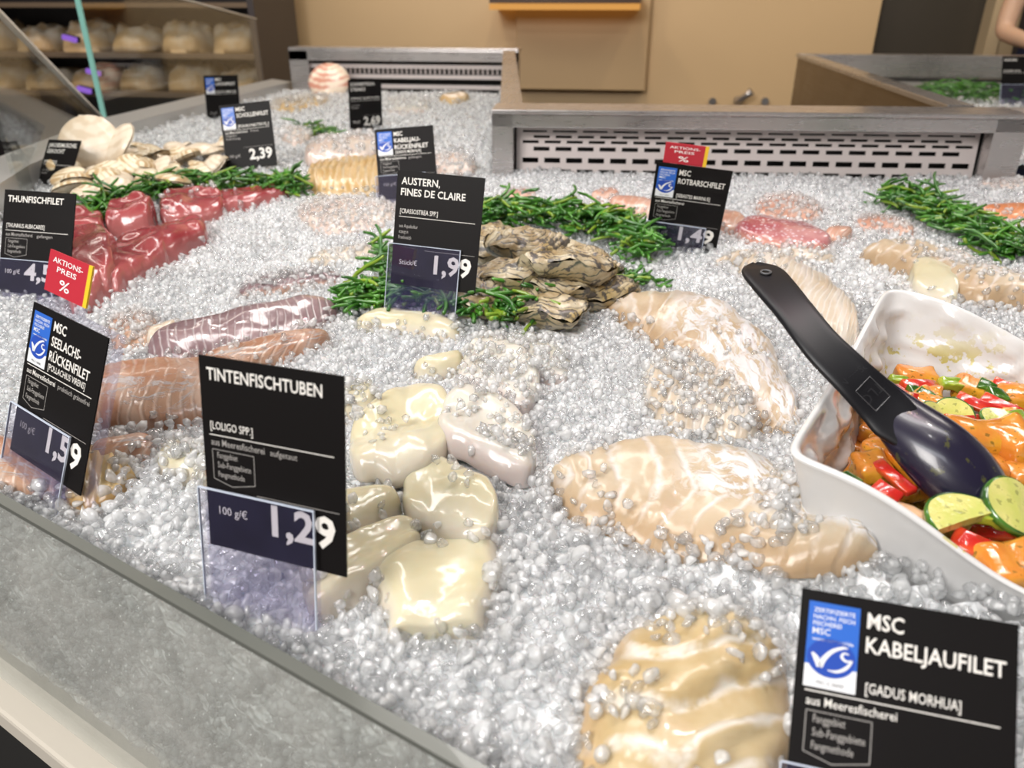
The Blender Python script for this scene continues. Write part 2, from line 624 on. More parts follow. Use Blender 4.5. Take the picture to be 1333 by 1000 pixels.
m = MB(); m.box((-5, -2.5, -0.1), (4, 5.2, 0)); struct('floor', m, M['floor'])
m = MB(); m.box((-5, -2.5, 3.2), (4, 5.2, 3.3)); struct('ceiling', m, M['ceiling'])
WY = 4.2
m = MB(); m.box((-1.965, WY, 0), (1.135, WY + 0.15, 3.2)); m.box((-1.80, WY - 0.012, 0), (-1.79, WY, 3.2)); struct('wall_back', m, M['wall'])
m = MB(); m.box((1.135, WY + 0.08, 0), (1.62, WY + 0.15, 2.2)); struct('door_1', m, M['door_dark'])
m = MB(); m.box((1.135, WY, 2.2), (1.75, WY + 0.15, 3.2)); m.box((1.62, WY - 0.03, 0), (1.675, WY + 0.15, 3.2)); m.box((1.675, WY, 0), (1.755, WY + 0.15, 3.2)); struct('trim_1', m, M['jamb'])
m = MB(); m.box((1.755, WY + 0.02, 0), (4, WY + 0.15, 3.2)); struct('wall_right', m, M['dark_wall'])
m = MB(); m.box((-5, WY, 0), (-1.965, WY + 0.15, 3.2)); struct('wall_left', m, M['dark_wall'])

# board and shelf on the wall
m = MB()
a, b = aty(672, 118, WY - 0.06), aty(839, 118, WY - 0.06)
m.box((a.x, WY - 0.07, b.z), (b.x, WY - 0.002, 1.95))
tag(m.build('wall_board', M['wall_panel'], bevel=0.004), 'beige board fixed to the back wall under the amber-lit shelf', 'wall board')
a, b = aty(637, 12, 3.95), aty(833, 13, 3.95)
sh = thing('wall_shelf', 'dark shelf with an amber lit underside high on the beige wall', 'shelf', ((a.x + b.x) / 2, 4.05, b.z))
m = MB(); m.box((-(b.x - a.x) / 2, -0.1, 0.028), ((b.x - a.x) / 2, 0.149, 0.06)); m.build('board', plain('shelf_dark', (0.06, 0.03, 0.015), 0.4), sh)
m = MB(); m.box((-(b.x - a.x) / 2, -0.1, 0.0), ((b.x - a.x) / 2, 0.149, 0.026)); m.build('light_strip', emitter('amber_glow', (1.0, 0.45, 0.08), 0.9), sh)
# small taps on the wall
tp = thing('wall_tap', 'small chrome tap with two side valves low on the beige wall', 'tap', (0.128 * WY, WY, 0.80))
m = MB()
m.tube([(-0.125, -0.03, -0.005), (-0.125, 0, -0.005)], 0.018, 12); m.build('valve', M['steel'], tp, smooth=False)
m = MB(); m.tube([(0.13, -0.03, 0), (0.13, 0, 0)], 0.018, 12); m.build('valve', M['steel'], tp)
m = MB(); m.tube([(0, 0, 0), (0, -0.05, 0), (0.03, -0.07, 0.03), (0.05, -0.08, 0.05)], [0.022, 0.02, 0.014, 0.02], 12); m.build('spout', M['steel'], tp, smooth=True)

# ================================================================== THE COUNTER
CT = thing('fish_counter', 'L-shaped steel fish counter with low glass front and slotted rear vent', 'display counter', (0, 0, 0))
# front pane
gt, gb = 0.905, 0.635
m = MB()
m.prism([FA + Vector((0, 0, gb - gt)), FB + Vector((0, 0, gb - gt)), FB - Vector((0, 0, 0.004)), FA - Vector((0, 0, 0.004))], -_fn, 0.008)
m.prism([FA - Vector((0, 0, 0.0039)), FB - Vector((0, 0, 0.0039)), FB, FA], -_fn, 0.008, 1)
m.build('front_glass', [M['glass'], M['glass_edge']], CT)
# sill under the pane and dark plinth
m = MB()
zo = Vector((0, 0, 1))
c0, c1 = FA + zo * (gb - 0.012 - gt), FB + zo * (gb - 0.012 - gt)
m.prism([c0 + _fn * 0.03, c1 + _fn * 0.03, c1 - _fn * 0.028, c0 - _fn * 0.028], (0, 0, -1), 0.03)
m.build('sill', M['sill'], CT, bevel=0.004)
m = MB()
m.prism([c0 + _fn * 0.03 - zo * 0.031, c1 + _fn * 0.03 - zo * 0.031, c1 - _fn * 0.015 - zo * 0.031, c0 - _fn * 0.015 - zo * 0.031], (0, 0, -1), 0.58)
m.build('plinth', M['black'], CT)
# rear vent: frame, plate, void
vd = (VENT_B - VENT_A).normalized()
vn = Vector((-vd.y, vd.x, 0))           # away from the camera
vl = (VENT_B - VENT_A).length


def vp(s, d, z):
    return VENT_A + vd * s + vn * d + Vector((0, 0, z))


ztop = 1.062
m = MB()
m.prism([vp(0, -0.012, ztop), vp(vl, -0.012, ztop), vp(vl, 0.10, ztop), vp(0, 0.10, ztop)], (0, 0, -1), 0.008)
m.prism([vp(0, -0.006, ztop - 0.008), vp(vl, -0.006, ztop - 0.008), vp(vl, 0.012, ztop - 0.008), vp(0, 0.012, ztop - 0.008)], (0, 0, -1), 0.026)
for s0, s1 in ((0, 0.042), (vl - 0.06, vl)):
    m.prism([vp(s0, -0.006, ztop - 0.008), vp(s1, -0.006, ztop - 0.008), vp(s1, 0.03, ztop - 0.008), vp(s0, 0.03, ztop - 0.008)], (0, 0, -1), 0.2)
m.build('vent_frame', M['steel'], CT, bevel=0.002)
m = MB()
m.prism([vp(0.01, 0.06, ztop - 0.01), vp(vl - 0.01, 0.06, ztop - 0.01), vp(vl - 0.01, 0.095, ztop - 0.01), vp(0.01, 0.095, ztop - 0.01)], (0, 0, -1), 1.05)
m.build('vent_backing', M['black'], CT)
m = MB()
p0, p1 = 0.046, vl - 0.064
rows = [(1.018, 1.0145), (1.0085, 1.0035), (0.999, 0.9935), (0.987, 0.979), (0.966, 0.956), (0.944, 0.934), (0.922, 0.912)]


def plate_bar(s0, s1, z0, z1):
    # the plate leans back at its top
    def d(z): return 0.022 + (z - 0.9) * 0.10
    m.add([vp(s0, d(z0), z0), vp(s1, d(z0), z0), vp(s1, d(z1), z1), vp(s0, d(z1), z1), vp(s0, d(z0) + 0.003, z0), vp(s1, d(z0) + 0.003, z0), vp(s1, d(z1) + 0.003, z1), vp(s0, d(z1) + 0.003, z1)],
          [(0, 1, 2, 3), (7, 6, 5, 4), (0, 4, 5, 1), (3, 2, 6, 7), (1, 5, 6, 2), (0, 3, 7, 4)])


ztops = 1.022
for i, (zt, zb) in enumerate(rows):
    plate_bar(p0, p1, zt, ztops)
    pitch_ = 0.044 if i else 0.060
    gap = 0.012
    s = p0 + 0.012
    off = (0.5 if i % 2 else 0) * pitch_
    s_prev = p0
    s = p0 + 0.012 + off
    while s < p1 - 0.03:
        plate_bar(s_prev, s, zb, zt)
        s_prev = min(s + pitch_ - gap, p1 - 0.008)
        s += pitch_
    plate_bar(s_prev, p1, zb, zt)
    ztops = zb
plate_bar(p0, p1, 0.86, ztops)
m.build('vent_plate', M['plate'], CT)
# the rear leg's end wall
EA, EB = aty(382, 110, 3.0), aty(676, 115, 3.02)
m = MB()
xa, xb = EA.x, EB.x
m.box((xa, 2.99, 1.082), (xb, 3.09, 1.092)); m.box((xa, 2.985, 1.047), (xb, 3.0, 1.084))
m.box((xa, 2.985, 0.8), (xa + 0.075, 3.04, 1.082))
m.box((xb - 0.055, 2.985, 0.8), (xb, 3.04, 1.082))
m.build('end_frame', M['steel'], CT, bevel=0.002)
m = MB()
for z in (1.02, 0.985, 0.95, 0.915):
    m.box((xa + 0.075, 3.01, z), (xb - 0.06, 3.03, z + 0.014))
for k in range(40):
    x = xa + 0.09 + k * (xb - xa - 0.16) / 39
    m.box((x, 3.031, 1.001), (x + 0.008, 3.035, 1.02))
m.build('end_slats', M['plate'], CT)
m = MB(); m.box((xa + 0.02, 3.06, 0.75), (xb - 0.01, 3.085, 1.08)); m.build('end_backing', M['black'], CT)
# inner wall of the rear leg (aisle side)
m = MB()
m.add([(-0.462, 2.98, 0.05), (-0.264, 1.66, 0.05), (-0.264, 1.66, 1.058), (-0.462, 2.98, 1.088), (-0.419, 2.98, 0.05), (-0.217, 1.66, 0.05), (-0.217, 1.66, 1.058), (-0.419, 2.98, 1.088)],
      [(0, 1, 2, 3), (7, 6, 5, 4), (3, 2, 6, 7), (0, 4, 5, 1), (1, 5, 6, 2), (0, 3, 7, 4)])
m.build('inner_wall', M['steel_y'], CT)
# customer side rim on the left
m = MB()
rim = [(-0.985, 1.02), (-1.03, 1.12), (-1.13, 1.36), (-1.27, 1.9), (-1.285, 2.4), (-1.295, 3.02)]
for (x0, y0), (x1, y1) in zip(rim, rim[1:]):
    V = [(x0, y0, 0.80), (x1, y1, 0.80), (x1, y1, 0.968), (x0, y0, 0.968), (x0 - 0.085, y0 + 0.02, 0.80), (x1 - 0.085, y1 + 0.02, 0.80), (x1 - 0.085, y1 + 0.02, 0.975), (x0 - 0.085, y0 + 0.02, 0.975)]
    m.add(V, [(0, 1, 2, 3), (7, 6, 5, 4), (3, 2, 6, 7), (1, 5, 6, 2), (0, 3, 7, 4)])
m.build('side_rim', plain('satin_rim', (0.55, 0.54, 0.52), 0.38, 0.6), CT)
m = MB()
ow = [(FA.x, FA.y), (-1.12, 1.06), (-1.2, 1.36), (-1.36, 1.9), (-1.38, 3.1)]
for (x0, y0), (x1, y1) in zip(ow, ow[1:]):
    m.prism([(x0, y0, 0.02), (x1, y1, 0.02), (x1, y1, 0.80), (x0, y0, 0.80)], (1, 0.2, 0), 0.02)
m.build('outer_panel', plain('counter_panel', (0.35, 0.3, 0.25), 0.4), CT)
# panes on the customer side
m = MB()
ga, gz = Vector((-1.455, 2.08, 0)), Vector((-1.09, 1.27, 0))
P = [(ga.x, ga.y, 0.92), (gz.x, gz.y, 0.92), (gz.x, gz.y, 1.29), (ga.x, ga.y, 0.935)]
nn = (gz - ga).cross(zo).normalized()
m.prism(P, nn, 0.008)
SP = m.build('sloped_pane', M['glass_clear'], CT)
m = MB(); m.beam((ga.x, ga.y, 0.938), (gz.x, gz.y, 1.293), 0.012, 0.007); m.build('sloped_edge', M['glass_edge_light'], SP)
m = MB()
pa, pb = Vector((-1.455, 2.085, 0)), Vector((-1.56, 3.35, 0))
m.prism([pa + zo * 0.93, pb + zo * 0.93, pb + zo * 1.178, pa + zo * 1.32], (-1, 0, 0), 0.008)
SD = m.build('side_pane', M['glass_clear'], CT)
m = MB(); m.beam(pa + zo * 1.322, pb + zo * 1.18, 0.010, 0.005)
m.build('polished_edge', M['glass_edge_light'], SD)
m = MB(); m.beam(pa + zo * 0.93 - Vector((0.004, 0.003, 0)), pa + zo * 1.32 - Vector((0.004, 0.003, 0)), 0.014, 0.006, up=(0, 1, 0)); m.build('pane_joint', M['glass_edge_teal'], SD)

# ------------------------------------------------------------------ second counter behind on the right
RC = thing('serving_counter', 'second steel counter with brown side panel standing behind the slotted vent', 'display counter', (0.64, 1.745, 0))
m = MB()
m.box((0.0, 0.0, 0.05), (0.02, 1.63, 1.05))
m.build('side_panel', M['steel_brown'], RC)
m = MB(); m.box((-0.008, -0.01, 1.05), (0.045, 1.63, 1.062)); m.build('side_rim', M['steel_y'], RC, bevel=0.002)
m = MB(); m.box((0.0, 1.58, 1.05), (1.5, 1.66, 1.064)); m.box((0.02, 1.575, 0.985), (1.5, 1.6, 1.05)); m.build('back_rail', M['steel'], RC, bevel=0.002)
m = MB(); m.box((0.03, 1.55, 0.8), (1.5, 1.574, 0.984)); m.build('back_wall', M['black'], RC)
m = MB(); m.box((0.045, 1.53, 0.96), (1.5, 1.548, 0.975)); m.build('ledge', M['steel'], RC)
m = MB(); m.box((0.021, 0.7, 0.96), (0.03, 1.1, 1.0)); m.build('price_strip', plain('blue_strip', (0.1, 0.3, 0.7), 0.4), RC)

# ================================================================== FISH AND SEAFOOD ON THE ICE
SOLID = []        # (object, how much loose ice lies on it)


def slab(A, B, h, NS=72, NTT=30, e=5.0, p=2.2, dz=-0.006, zl=None, hv=None, chev=None, rough=0.0018, rfreq=55, seed=1, sag=0.0, curl=0.0, wob=1.0, lump=0.16, skew=0.0, world=False, tilt=0.0):
    """a pillow-like piece between the two edge lines A (nearer) and B (farther), given as picture points of the ice surface"""
    WA = [np.array(a) if world else np.array(hat(a[0], a[1], dz)) for a in A]
    WB = [np.array(b) if world else np.array(hat(b[0], b[1], dz)) for b in B]
    a, b = catmull(WA, NS), catmull(WB, NS)
    s = np.linspace(0, 1, NS)
    s = 0.5 - 0.5 * np.cos(np.pi * (0.015 + 0.97 * s)) if e < 9 else s
    idx = s * (NS - 1)
    i0 = np.clip(idx.astype(int), 0, NS - 2)
    fr = (idx - i0)[:, None]
    a = a[i0] * (1 - fr) + a[i0 + 1] * fr
    b = b[i0] * (1 - fr) + b[i0 + 1] * fr
    for arr, sd in ((a, seed), (b, seed + 31)):
        arr[:, :2] += 0.0045 * wob * np.stack([fbm(arr * np.array([1, 1, 0]), 30, sd, 2), fbm(arr * np.array([1, 1, 0]), 30, sd + 3, 2)], -1)
    c, d = (a + b) / 2, (b - a) / 2
    q = np.abs(2 * s - 1)
    w = np.clip(1 - q ** e, 0.0, 1) ** 0.5
    hs = np.clip(1 - q ** (e * 1.2), 0, 1) ** 0.5 * 0.92 + 0.08 * (q < 0.98)
    if hv is not None:
        hs = hs * np.interp(s, np.linspace(0, 1, len(hv)), hv)
    z0 = np.interp(s, np.linspace(0, 1, len(zl)), zl) if zl is not None else np.zeros(NS)
    seg = np.linalg.norm(np.diff(c, axis=0), axis=1)
    L = np.concatenate([[0], np.cumsum(seg)])
    th = np.linspace(-1, 1, NTT)
    t = np.sin(th * np.pi / 2)
    V, UV = [], []
    top = np.clip(1 - np.abs(t) ** p, 0, 1) ** (1 / 2.0) * (1 + skew * t)
    tops = c[:, None, :] + d[:, None, :] * (t[None, :, None] * w[:, None, None])
    zt = z0[:, None] + h * hs[:, None] * top[None, :] + tilt * t[None, :] * w[:, None]
    zt = zt + lump * h * top[None, :] * fbm(tops, 24, seed + 50, 2)
    if sag:
        zt = zt - sag * h * hs[:, None] * np.exp(-(t[None, :] / 0.45) ** 2)
    if curl:
        zt = zt + curl * np.abs(t[None, :]) ** 4 * w[:, None]
    T = tops.copy()
    T[..., 2] = tops[..., 2] + zt
    nz = fbm(T, rfreq, seed, 3)
    T[..., 2] += rough * nz * (top[None, :] > 0.05)
    T[..., 0] += rough * fbm(T, rfreq * 0.6, seed + 5, 2)
    T[..., 1] += rough * fbm(T, rfreq * 0.6, seed + 9, 2)
    u = L[:, None] * 10 + 0 * t[None, :]
    v = 0.5 + 0.5 * t[None, :] + 0 * L[:, None]
    if chev:
        nf, k, tc, amp = chev
        ph = u * nf + k * np.abs(v - tc) + 1.6 * (0.5 + 0.5 * fbm(T, 14, seed, 2))
        fr = ph - np.floor(ph)
        g = np.exp(-((np.abs(fr - 0.5) - 0.5) / 0.07) ** 2)
        T[..., 2] += amp * ((fr - 0.5) * 1.1 * (1 - g) - 0.4 * g) * top[None, :]
    tb = t[::-1][1:-1]
    bot = c[:, None, :] + d[:, None, :] * (tb[None, :, None] * w[:, None, None])
    bot[..., 2] += z0[:, None] - 0.35 * h * hs[:, None] * (np.clip(1 - np.abs(tb) ** 2, 0, 1) ** 0.5)[None, :] + tilt * tb[None, :] * w[:, None]
    G = np.concatenate([T, bot], 1)
    ub = L[:, None] * 10 + 0 * tb[None, :]
    vb = 0.5 + 0.5 * tb[None, :] + 0 * L[:, None]
    U = np.stack([np.concatenate([u, ub], 1), np.concatenate([v, vb], 1)], -1)
    n = G.shape[1]
    V = G.reshape(-1, 3)
    I = np.arange(NS - 1)[:, None] * n
    J = np.arange(n)[None, :]
    J2 = (J + 1) % n
    F = np.stack([I + J, I + J2, I + n + J2, I + n + J], -1).reshape(-1, 4)[:, ::-1]
    # end caps
    V = np.concatenate([V, [G[0].mean(0)], [G[-1].mean(0)]])
    UV = np.concatenate([U.reshape(-1, 2), [U[0].mean(0)], [U[-1].mean(0)]])
    capA = np.stack([np.arange(n), (np.arange(n) + 1) % n, np.full(n, NS * n), np.full(n, NS * n)], -1)
    o0 = (NS - 1) * n
    capB = np.stack([o0 + (np.arange(n) + 1) % n, o0 + np.arange(n), np.full(n, NS * n + 1), np.full(n, NS * n + 1)], -1)
    Fl = [tuple(f) for f in F] + [tuple(f[:3]) for f in capA] + [tuple(f[:3]) for f in capB]
    return V, Fl, UV


def piece(name, label, cat, mat, A, B, h, cover=0.25, group=None, **kw):
    V, F, UV = slab(A, B, h, **kw)
    ctr = V[:, :3].mean(0)
    me = mesh_np(name, V - ctr, F, mat, True, uv=UV)
    o = obj(name, me)
    o.location = ctr
    tag(o, label, cat, group)
    SOLID.append((o, cover))
    return o


M['cod_a'] = flesh('cod_flesh_golden', (0.50, 0.365, 0.18), (0.60, 0.48, 0.29), (0.78, 0.74, 0.68), nf=3.2, k=2.0, tc=0.45, lw=0.2, lamt=0.8, edge=(0.54, 0.37, 0.21), rough=0.3, coat=0.3)
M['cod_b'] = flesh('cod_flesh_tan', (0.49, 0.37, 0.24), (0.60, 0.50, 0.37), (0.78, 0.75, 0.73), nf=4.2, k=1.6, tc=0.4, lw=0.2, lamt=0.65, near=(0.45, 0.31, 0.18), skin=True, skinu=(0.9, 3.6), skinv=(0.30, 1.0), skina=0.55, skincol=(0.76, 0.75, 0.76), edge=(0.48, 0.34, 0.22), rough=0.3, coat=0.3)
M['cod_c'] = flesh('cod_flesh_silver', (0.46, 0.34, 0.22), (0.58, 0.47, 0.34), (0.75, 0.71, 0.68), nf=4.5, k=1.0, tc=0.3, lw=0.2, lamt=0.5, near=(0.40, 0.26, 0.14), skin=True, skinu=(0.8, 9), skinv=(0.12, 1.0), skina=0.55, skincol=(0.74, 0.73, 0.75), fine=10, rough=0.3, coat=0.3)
M['cod_d'] = flesh('cod_flesh_pale', (0.56, 0.45, 0.33), (0.64, 0.56, 0.46), (0.78, 0.75, 0.72), nf=9, k=1.2, tc=0.5, lw=0.3, lamt=0.5, fine=8, rough=0.3, coat=0.3)
M['coal_a'] = flesh('coalfish_flesh', (0.40, 0.19, 0.11), (0.50, 0.31, 0.21), (0.66, 0.54, 0.46), nf=9, k=2.0, tc=0.5, lw=0.25, lamt=0.4, fine=9, skin=True, skinv=(0.0, 0.5), skina=0.35, skincol=(0.50, 0.46, 0.45), rough=0.24)
M['coal_b'] = flesh('coalfish_skin', (0.20, 0.125, 0.135), (0.33, 0.23, 0.235), (0.60, 0.55, 0.55), nf=11, k=0.7, tc=0.2, lw=0.22, lamt=0.55, edge=(0.50, 0.30, 0.19), rough=0.18, coat=0.8)
M['coal_tail'] = flesh('coalfish_tail', (0.42, 0.27, 0.09), (0.55, 0.41, 0.20), (0.60, 0.56, 0.48), nf=0, fine=26, edge=(0.40, 0.22, 0.06), rough=0.24)
M['squid'] = flesh('squid_flesh', (0.62, 0.56, 0.37), (0.68, 0.63, 0.48), nf=0, edge=(0.70, 0.63, 0.54), rough=0.22, coat=0.55, sss=0.4, nscale=7)
M['squid_w'] = flesh('squid_flesh_white', (0.66, 0.62, 0.54), (0.69, 0.66, 0.60), nf=0, edge=(0.66, 0.55, 0.53), rough=0.22, coat=0.55, sss=0.4, nscale=7)
M['tuna'] = flesh('tuna_flesh', (0.27, 0.03, 0.038), (0.41, 0.085, 0.09), (0.52, 0.17, 0.17), edge=(0.46, 0.17, 0.16), nf=3.0, k=0.4, tc=0.5, lw=0.2, lamt=0.12, rough=0.2, coat=0.7, sss=0.2)
M['redfish'] = flesh('redfish_flesh', (0.58, 0.29, 0.20), (0.64, 0.42, 0.33), (0.75, 0.6, 0.52), nf=7, k=1.0, lw=0.25, lamt=0.5, rough=0.24)
M['redfish_skin'] = flesh('redfish_skin', (0.42, 0.10, 0.12), (0.58, 0.30, 0.29), (0.75, 0.6, 0.6), nf=0, edge=(0.62, 0.34, 0.24), spots=(150, (0.70, 0.58, 0.62), 0.75), rough=0.2)
M['salmon'] = flesh('salmon_flesh', (0.70, 0.25, 0.10), (0.76, 0.34, 0.17), (0.8, 0.52, 0.38), nf=6, k=1.4, lw=0.2, lamt=0.5, rough=0.24)
M['back_fillet'] = flesh('loin_flesh', (0.55, 0.35, 0.13), (0.65, 0.47, 0.25), (0.75, 0.64, 0.47), nf=7, k=0.2, lw=0.3, lamt=0.5, rough=0.28)
M['back_pale'] = flesh('loin_pale', (0.64, 0.49, 0.42), (0.69, 0.60, 0.53), (0.8, 0.74, 0.7), nf=6, k=1, lw=0.3, lamt=0.5, rough=0.28)

# --- cod
FIL = 'cod_fillet'
piece(FIL, 'thick golden cod fillet with white flake lines, in front beside the largest black price tag', 'fish fillet', M['cod_a'],
      [(850, 800), (800, 850), (752, 915), (742, 1000), (765, 1110)], [(985, 815), (1015, 850), (1030, 920), (1036, 1000), (1035, 1110)], 0.034, cover=0.3, chev=(3.2, 2.0, 0.45, 0.006), e=5, p=2.6, seed=11, wob=1.8, lump=0.3, hv=[0.6, 0.9, 1, 1, 1])
piece(FIL, 'long cod fillet with white silvery skin patches, its tip pointing at the square white bowl', 'fish fillet', M['cod_b'],
      [(708, 640), (745, 690), (810, 712), (890, 735), (985, 748), (1065, 755), (1136, 756)], [(730, 612), (765, 596), (840, 590), (925, 596), (1005, 618), (1068, 650), (1136, 712)], 0.027, cover=0.25,
      chev=(6.5, 1.8, 0.4, 0.003), e=4, p=2.6, seed=12, hv=[0.45, 0.85, 1.05, 1.0, 0.85, 0.8], skew=0.22, wob=1.8, lump=0.35, rough=0.0024)
piece(FIL, 'cod fillet almost buried in ice between the two silver-skinned fillets', 'fish fillet', M['cod_d'],
      [(835, 545), (880, 570), (935, 580), (985, 592)], [(835, 470), (890, 468), (945, 500), (985, 545)], 0.026, cover=0.62, chev=(12, 1.2, 0.5, 0.002), seed=13)
piece(FIL, 'curved cod fillet draped with white silver skin, left of the black ladle handle', 'fish fillet', M['cod_c'],
      [(780, 412), (822, 442), (868, 472), (905, 515), (955, 555), (1005, 578), (1036, 578)], [(796, 392), (860, 390), (925, 402), (972, 430), (1010, 476), (1034, 525), (1044, 560)], 0.029, cover=0.18,
      chev=(4.5, 1.0, 0.3, 0.003), e=4, p=2.2, seed=14, skew=0.2, wob=1.6, lump=0.35, hv=[0.7, 0.9, 1, 1, 0.8, 0.6])
piece(FIL, 'pale cod fillet lying behind the black ladle handle', 'fish fillet', M['cod_d'],
      [(950, 360), (1000, 385), (1050, 425), (1095, 458), (1112, 470)], [(960, 340), (1020, 345), (1072, 370), (1105, 405), (1122, 440)], 0.028, cover=0.3, chev=(12, 1.2, 0.5, 0.002), seed=15)
piece(FIL, 'tan cod fillet lying behind the rear rim of the square white bowl', 'fish fillet', M['cod_b'],
      [(1110, 342), (1170, 362), (1215, 385), (1270, 402), (1340, 410), (1420, 430)], [(1125, 330), (1185, 328), (1245, 345), (1295, 368), (1345, 388), (1420, 408)], 0.034, cover=0.28, chev=(6.5, 1.8, 0.4, 0.003), seed=16)
piece(FIL, 'small cream belly fold of cod directly above the top corner of the white bowl', 'fish fillet', M['squid'],
      [(1172, 378), (1195, 392), (1225, 402), (1245, 405)], [(1185, 355), (1205, 350), (1232, 365), (1248, 388)], 0.030, cover=0.12, seed=17, e=3, lump=0.4, wob=2)
piece(FIL, 'narrow pale cod strip in the ice right of the price tag with 1,49', 'fish fillet', M['cod_d'],
      [(925, 350), (975, 346), (1040, 345), (1090, 350)], [(930, 342), (980, 334), (1040, 332), (1090, 338)], 0.016, cover=0.45, seed=18)

# --- squid
SQ = 'squid_tube'
piece(SQ, 'largest cream squid tube, nearest the front and lying alone on the ice', 'squid', M['squid'],
      [(478, 716), (482, 770), (500, 832), (503, 842)], [(650, 700), (648, 760), (630, 822), (628, 836)], 0.0225, lump=0.3, wob=1.3, e=10, p=4.5, curl=0.003, sag=0.25, cover=0.10, seed=21, hv=[0.7, 1.0, 1.0, 0.7])
piece(SQ, 'five-cornered cream squid tube lying on top of the largest tube', 'squid', M['squid'],
      [(520, 690), (560, 712), (605, 728), (640, 735)], [(528, 622), (565, 612), (620, 640), (655, 672)], 0.016, lump=0.3, wob=1.3, e=10, p=4.5, curl=0.003, sag=0.25, cover=0.22, seed=22, zl=[0.008, 0.008, 0.012, 0.012])
piece(SQ, 'long cream squid tube running from the stack down behind the black tag with 1,29', 'squid', M['squid'],
      [(555, 722), (510, 755), (455, 800), (405, 830)], [(545, 690), (490, 705), (430, 730), (385, 760)], 0.0225, lump=0.3, wob=1.3, e=10, p=4.5, curl=0.003, sag=0.25, cover=0.12, seed=23)
piece(SQ, 'short cream squid piece between the long tube and the folded tube', 'squid', M['squid'],
      [(440, 722), (480, 710), (522, 690)], [(440, 660), (475, 652), (522, 658)], 0.028, cover=0.24, seed=24)
piece(SQ, 'folded cream squid tube with pointed tips beside the edge of the tag with 1,29', 'squid', M['squid'],
      [(452, 640), (490, 650), (520, 655), (552, 640), (590, 610)], [(455, 575), (500, 545), (540, 528), (575, 535), (598, 555)], 0.0225, lump=0.3, wob=1.3, e=10, p=4.5, curl=0.003, sag=0.25, cover=0.17, seed=25, zl=[0.012, 0.016, 0.012, 0.014, 0.012])
piece(SQ, 'smooth white squid tube in the middle, brighter than the ones around it', 'squid', M['squid_w'],
      [(570, 600), (605, 618), (650, 638), (690, 650)], [(582, 545), (615, 535), (660, 550), (700, 580)], 0.0225, lump=0.3, wob=1.3, e=10, p=4.5, curl=0.003, sag=0.25, cover=0.30, seed=26, zl=[0.015, 0.015, 0.01, 0.005])
piece(SQ, 'pale squid tube half under ice just above the white tube', 'squid', M['squid_w'],
      [(592, 520), (620, 528), (660, 545), (690, 560)], [(610, 465), (640, 458), (680, 470), (705, 500)], 0.0225, lump=0.3, wob=1.3, e=10, p=4.5, curl=0.003, sag=0.25, cover=0.38, seed=27, zl=[0.008, 0.008, 0.006, 0.004])
piece(SQ, 'small curled squid tip poking out of the ice above the folded tube', 'squid', M['squid'],
      [(535, 500), (570, 502), (605, 488)], [(540, 484), (572, 478), (606, 466)], 0.022, cover=0.10, seed=28)
piece(SQ, 'flat cream squid tube lying closest to the green samphire', 'squid', M['squid'],
      [(455, 440), (505, 436), (560, 446), (600, 450)], [(470, 420), (515, 414), (560, 420), (600, 432)], 0.022, cover=0.22, seed=29)
piece(SQ, 'yellowish squid tip showing at the left edge of the tag with 1,29', 'squid', M['squid'],
      [(205, 618), (245, 636), (290, 650)], [(215, 592), (255, 590), (295, 600)], 0.022, cover=0.40, seed=30)
piece(SQ, 'cream squid side almost buried at the right edge of the tag with 1,29', 'squid', M['squid'],
      [(440, 560), (462, 556), (490, 545)], [(440, 520), (465, 515), (490, 512)], 0.022, cover=0.45, seed=31)
piece(SQ, 'pale squid side sunk in the ice right of the five-cornered tube', 'squid', M['squid_w'],
      [(645, 490), (690, 500), (740, 510)], [(650, 440), (700, 440), (745, 460)], 0.014, cover=0.62, seed=32)

# --- coalfish
CF = 'coalfish_fillet'
piece(CF, 'long coalfish fillet showing its dark shiny skin, rearmost of the coalfish', 'fish fillet', M['coal_b'],
      [(188, 482), (240, 482), (310, 466), (380, 450), (442, 430)], [(196, 458), (245, 442), (315, 424), (385, 408), (442, 402)], 0.030, cover=0.16, e=6, p=1.8, seed=41, tilt=0.010)
piece(CF, 'orange-brown coalfish fillet running behind the top edge of the tag with 1,29', 'fish fillet', M['coal_a'],
      [(240, 512), (300, 498), (370, 478), (432, 460)], [(262, 478), (320, 462), (380, 447), (434, 438)], 0.026, cover=0.22, seed=42)
piece(CF, 'broad pink-brown coalfish fillet between the tags with 1,59 and 1,29', 'fish fillet', M['coal_a'],
      [(100, 570), (160, 570), (240, 560), (330, 540)], [(118, 500), (175, 488), (250, 484), (330, 478)], 0.034, cover=0.12, e=7, chev=(11, 2, 0.5, 0.0016), seed=43)
piece(CF, 'small tan flap of coalfish standing up at the end of the dark-skinned fillet', 'fish fillet', M['cod_d'],
      [(192, 462), (215, 458), (240, 446)], [(196, 448), (218, 438), (242, 430)], 0.026, cover=0.05, seed=44, NS=40)
piece(CF, 'wet brown coalfish end under the broad pink-brown fillet', 'fish fillet', M['coal_a'],
      [(110, 618), (150, 615), (205, 600)], [(120, 585), (155, 578), (205, 570)], 0.018, cover=0.25, seed=45)
piece('fish_tail', 'golden ribbed fish tail flap beside the lower edge of the tag with 1,59', 'fish tail', M['coal_tail'],
      [(85, 668), (120, 668), (155, 655), (180, 635)], [(95, 600), (125, 590), (160, 600), (184, 618)], 0.018, cover=0.12, seed=46, curl=0.004, chev=(9, 0.8, 0.2, 0.004), lump=0.5, wob=2)
piece(CF, 'pinkish coalfish end by the front pane, behind the foot of the tag with 1,59', 'fish fillet', M['coal_a'],
      [(-60, 640), (-10, 650), (45, 660), (85, 668)], [(-60, 585), (-10, 575), (45, 585), (85, 610)], 0.022, cover=0.25, seed=47)
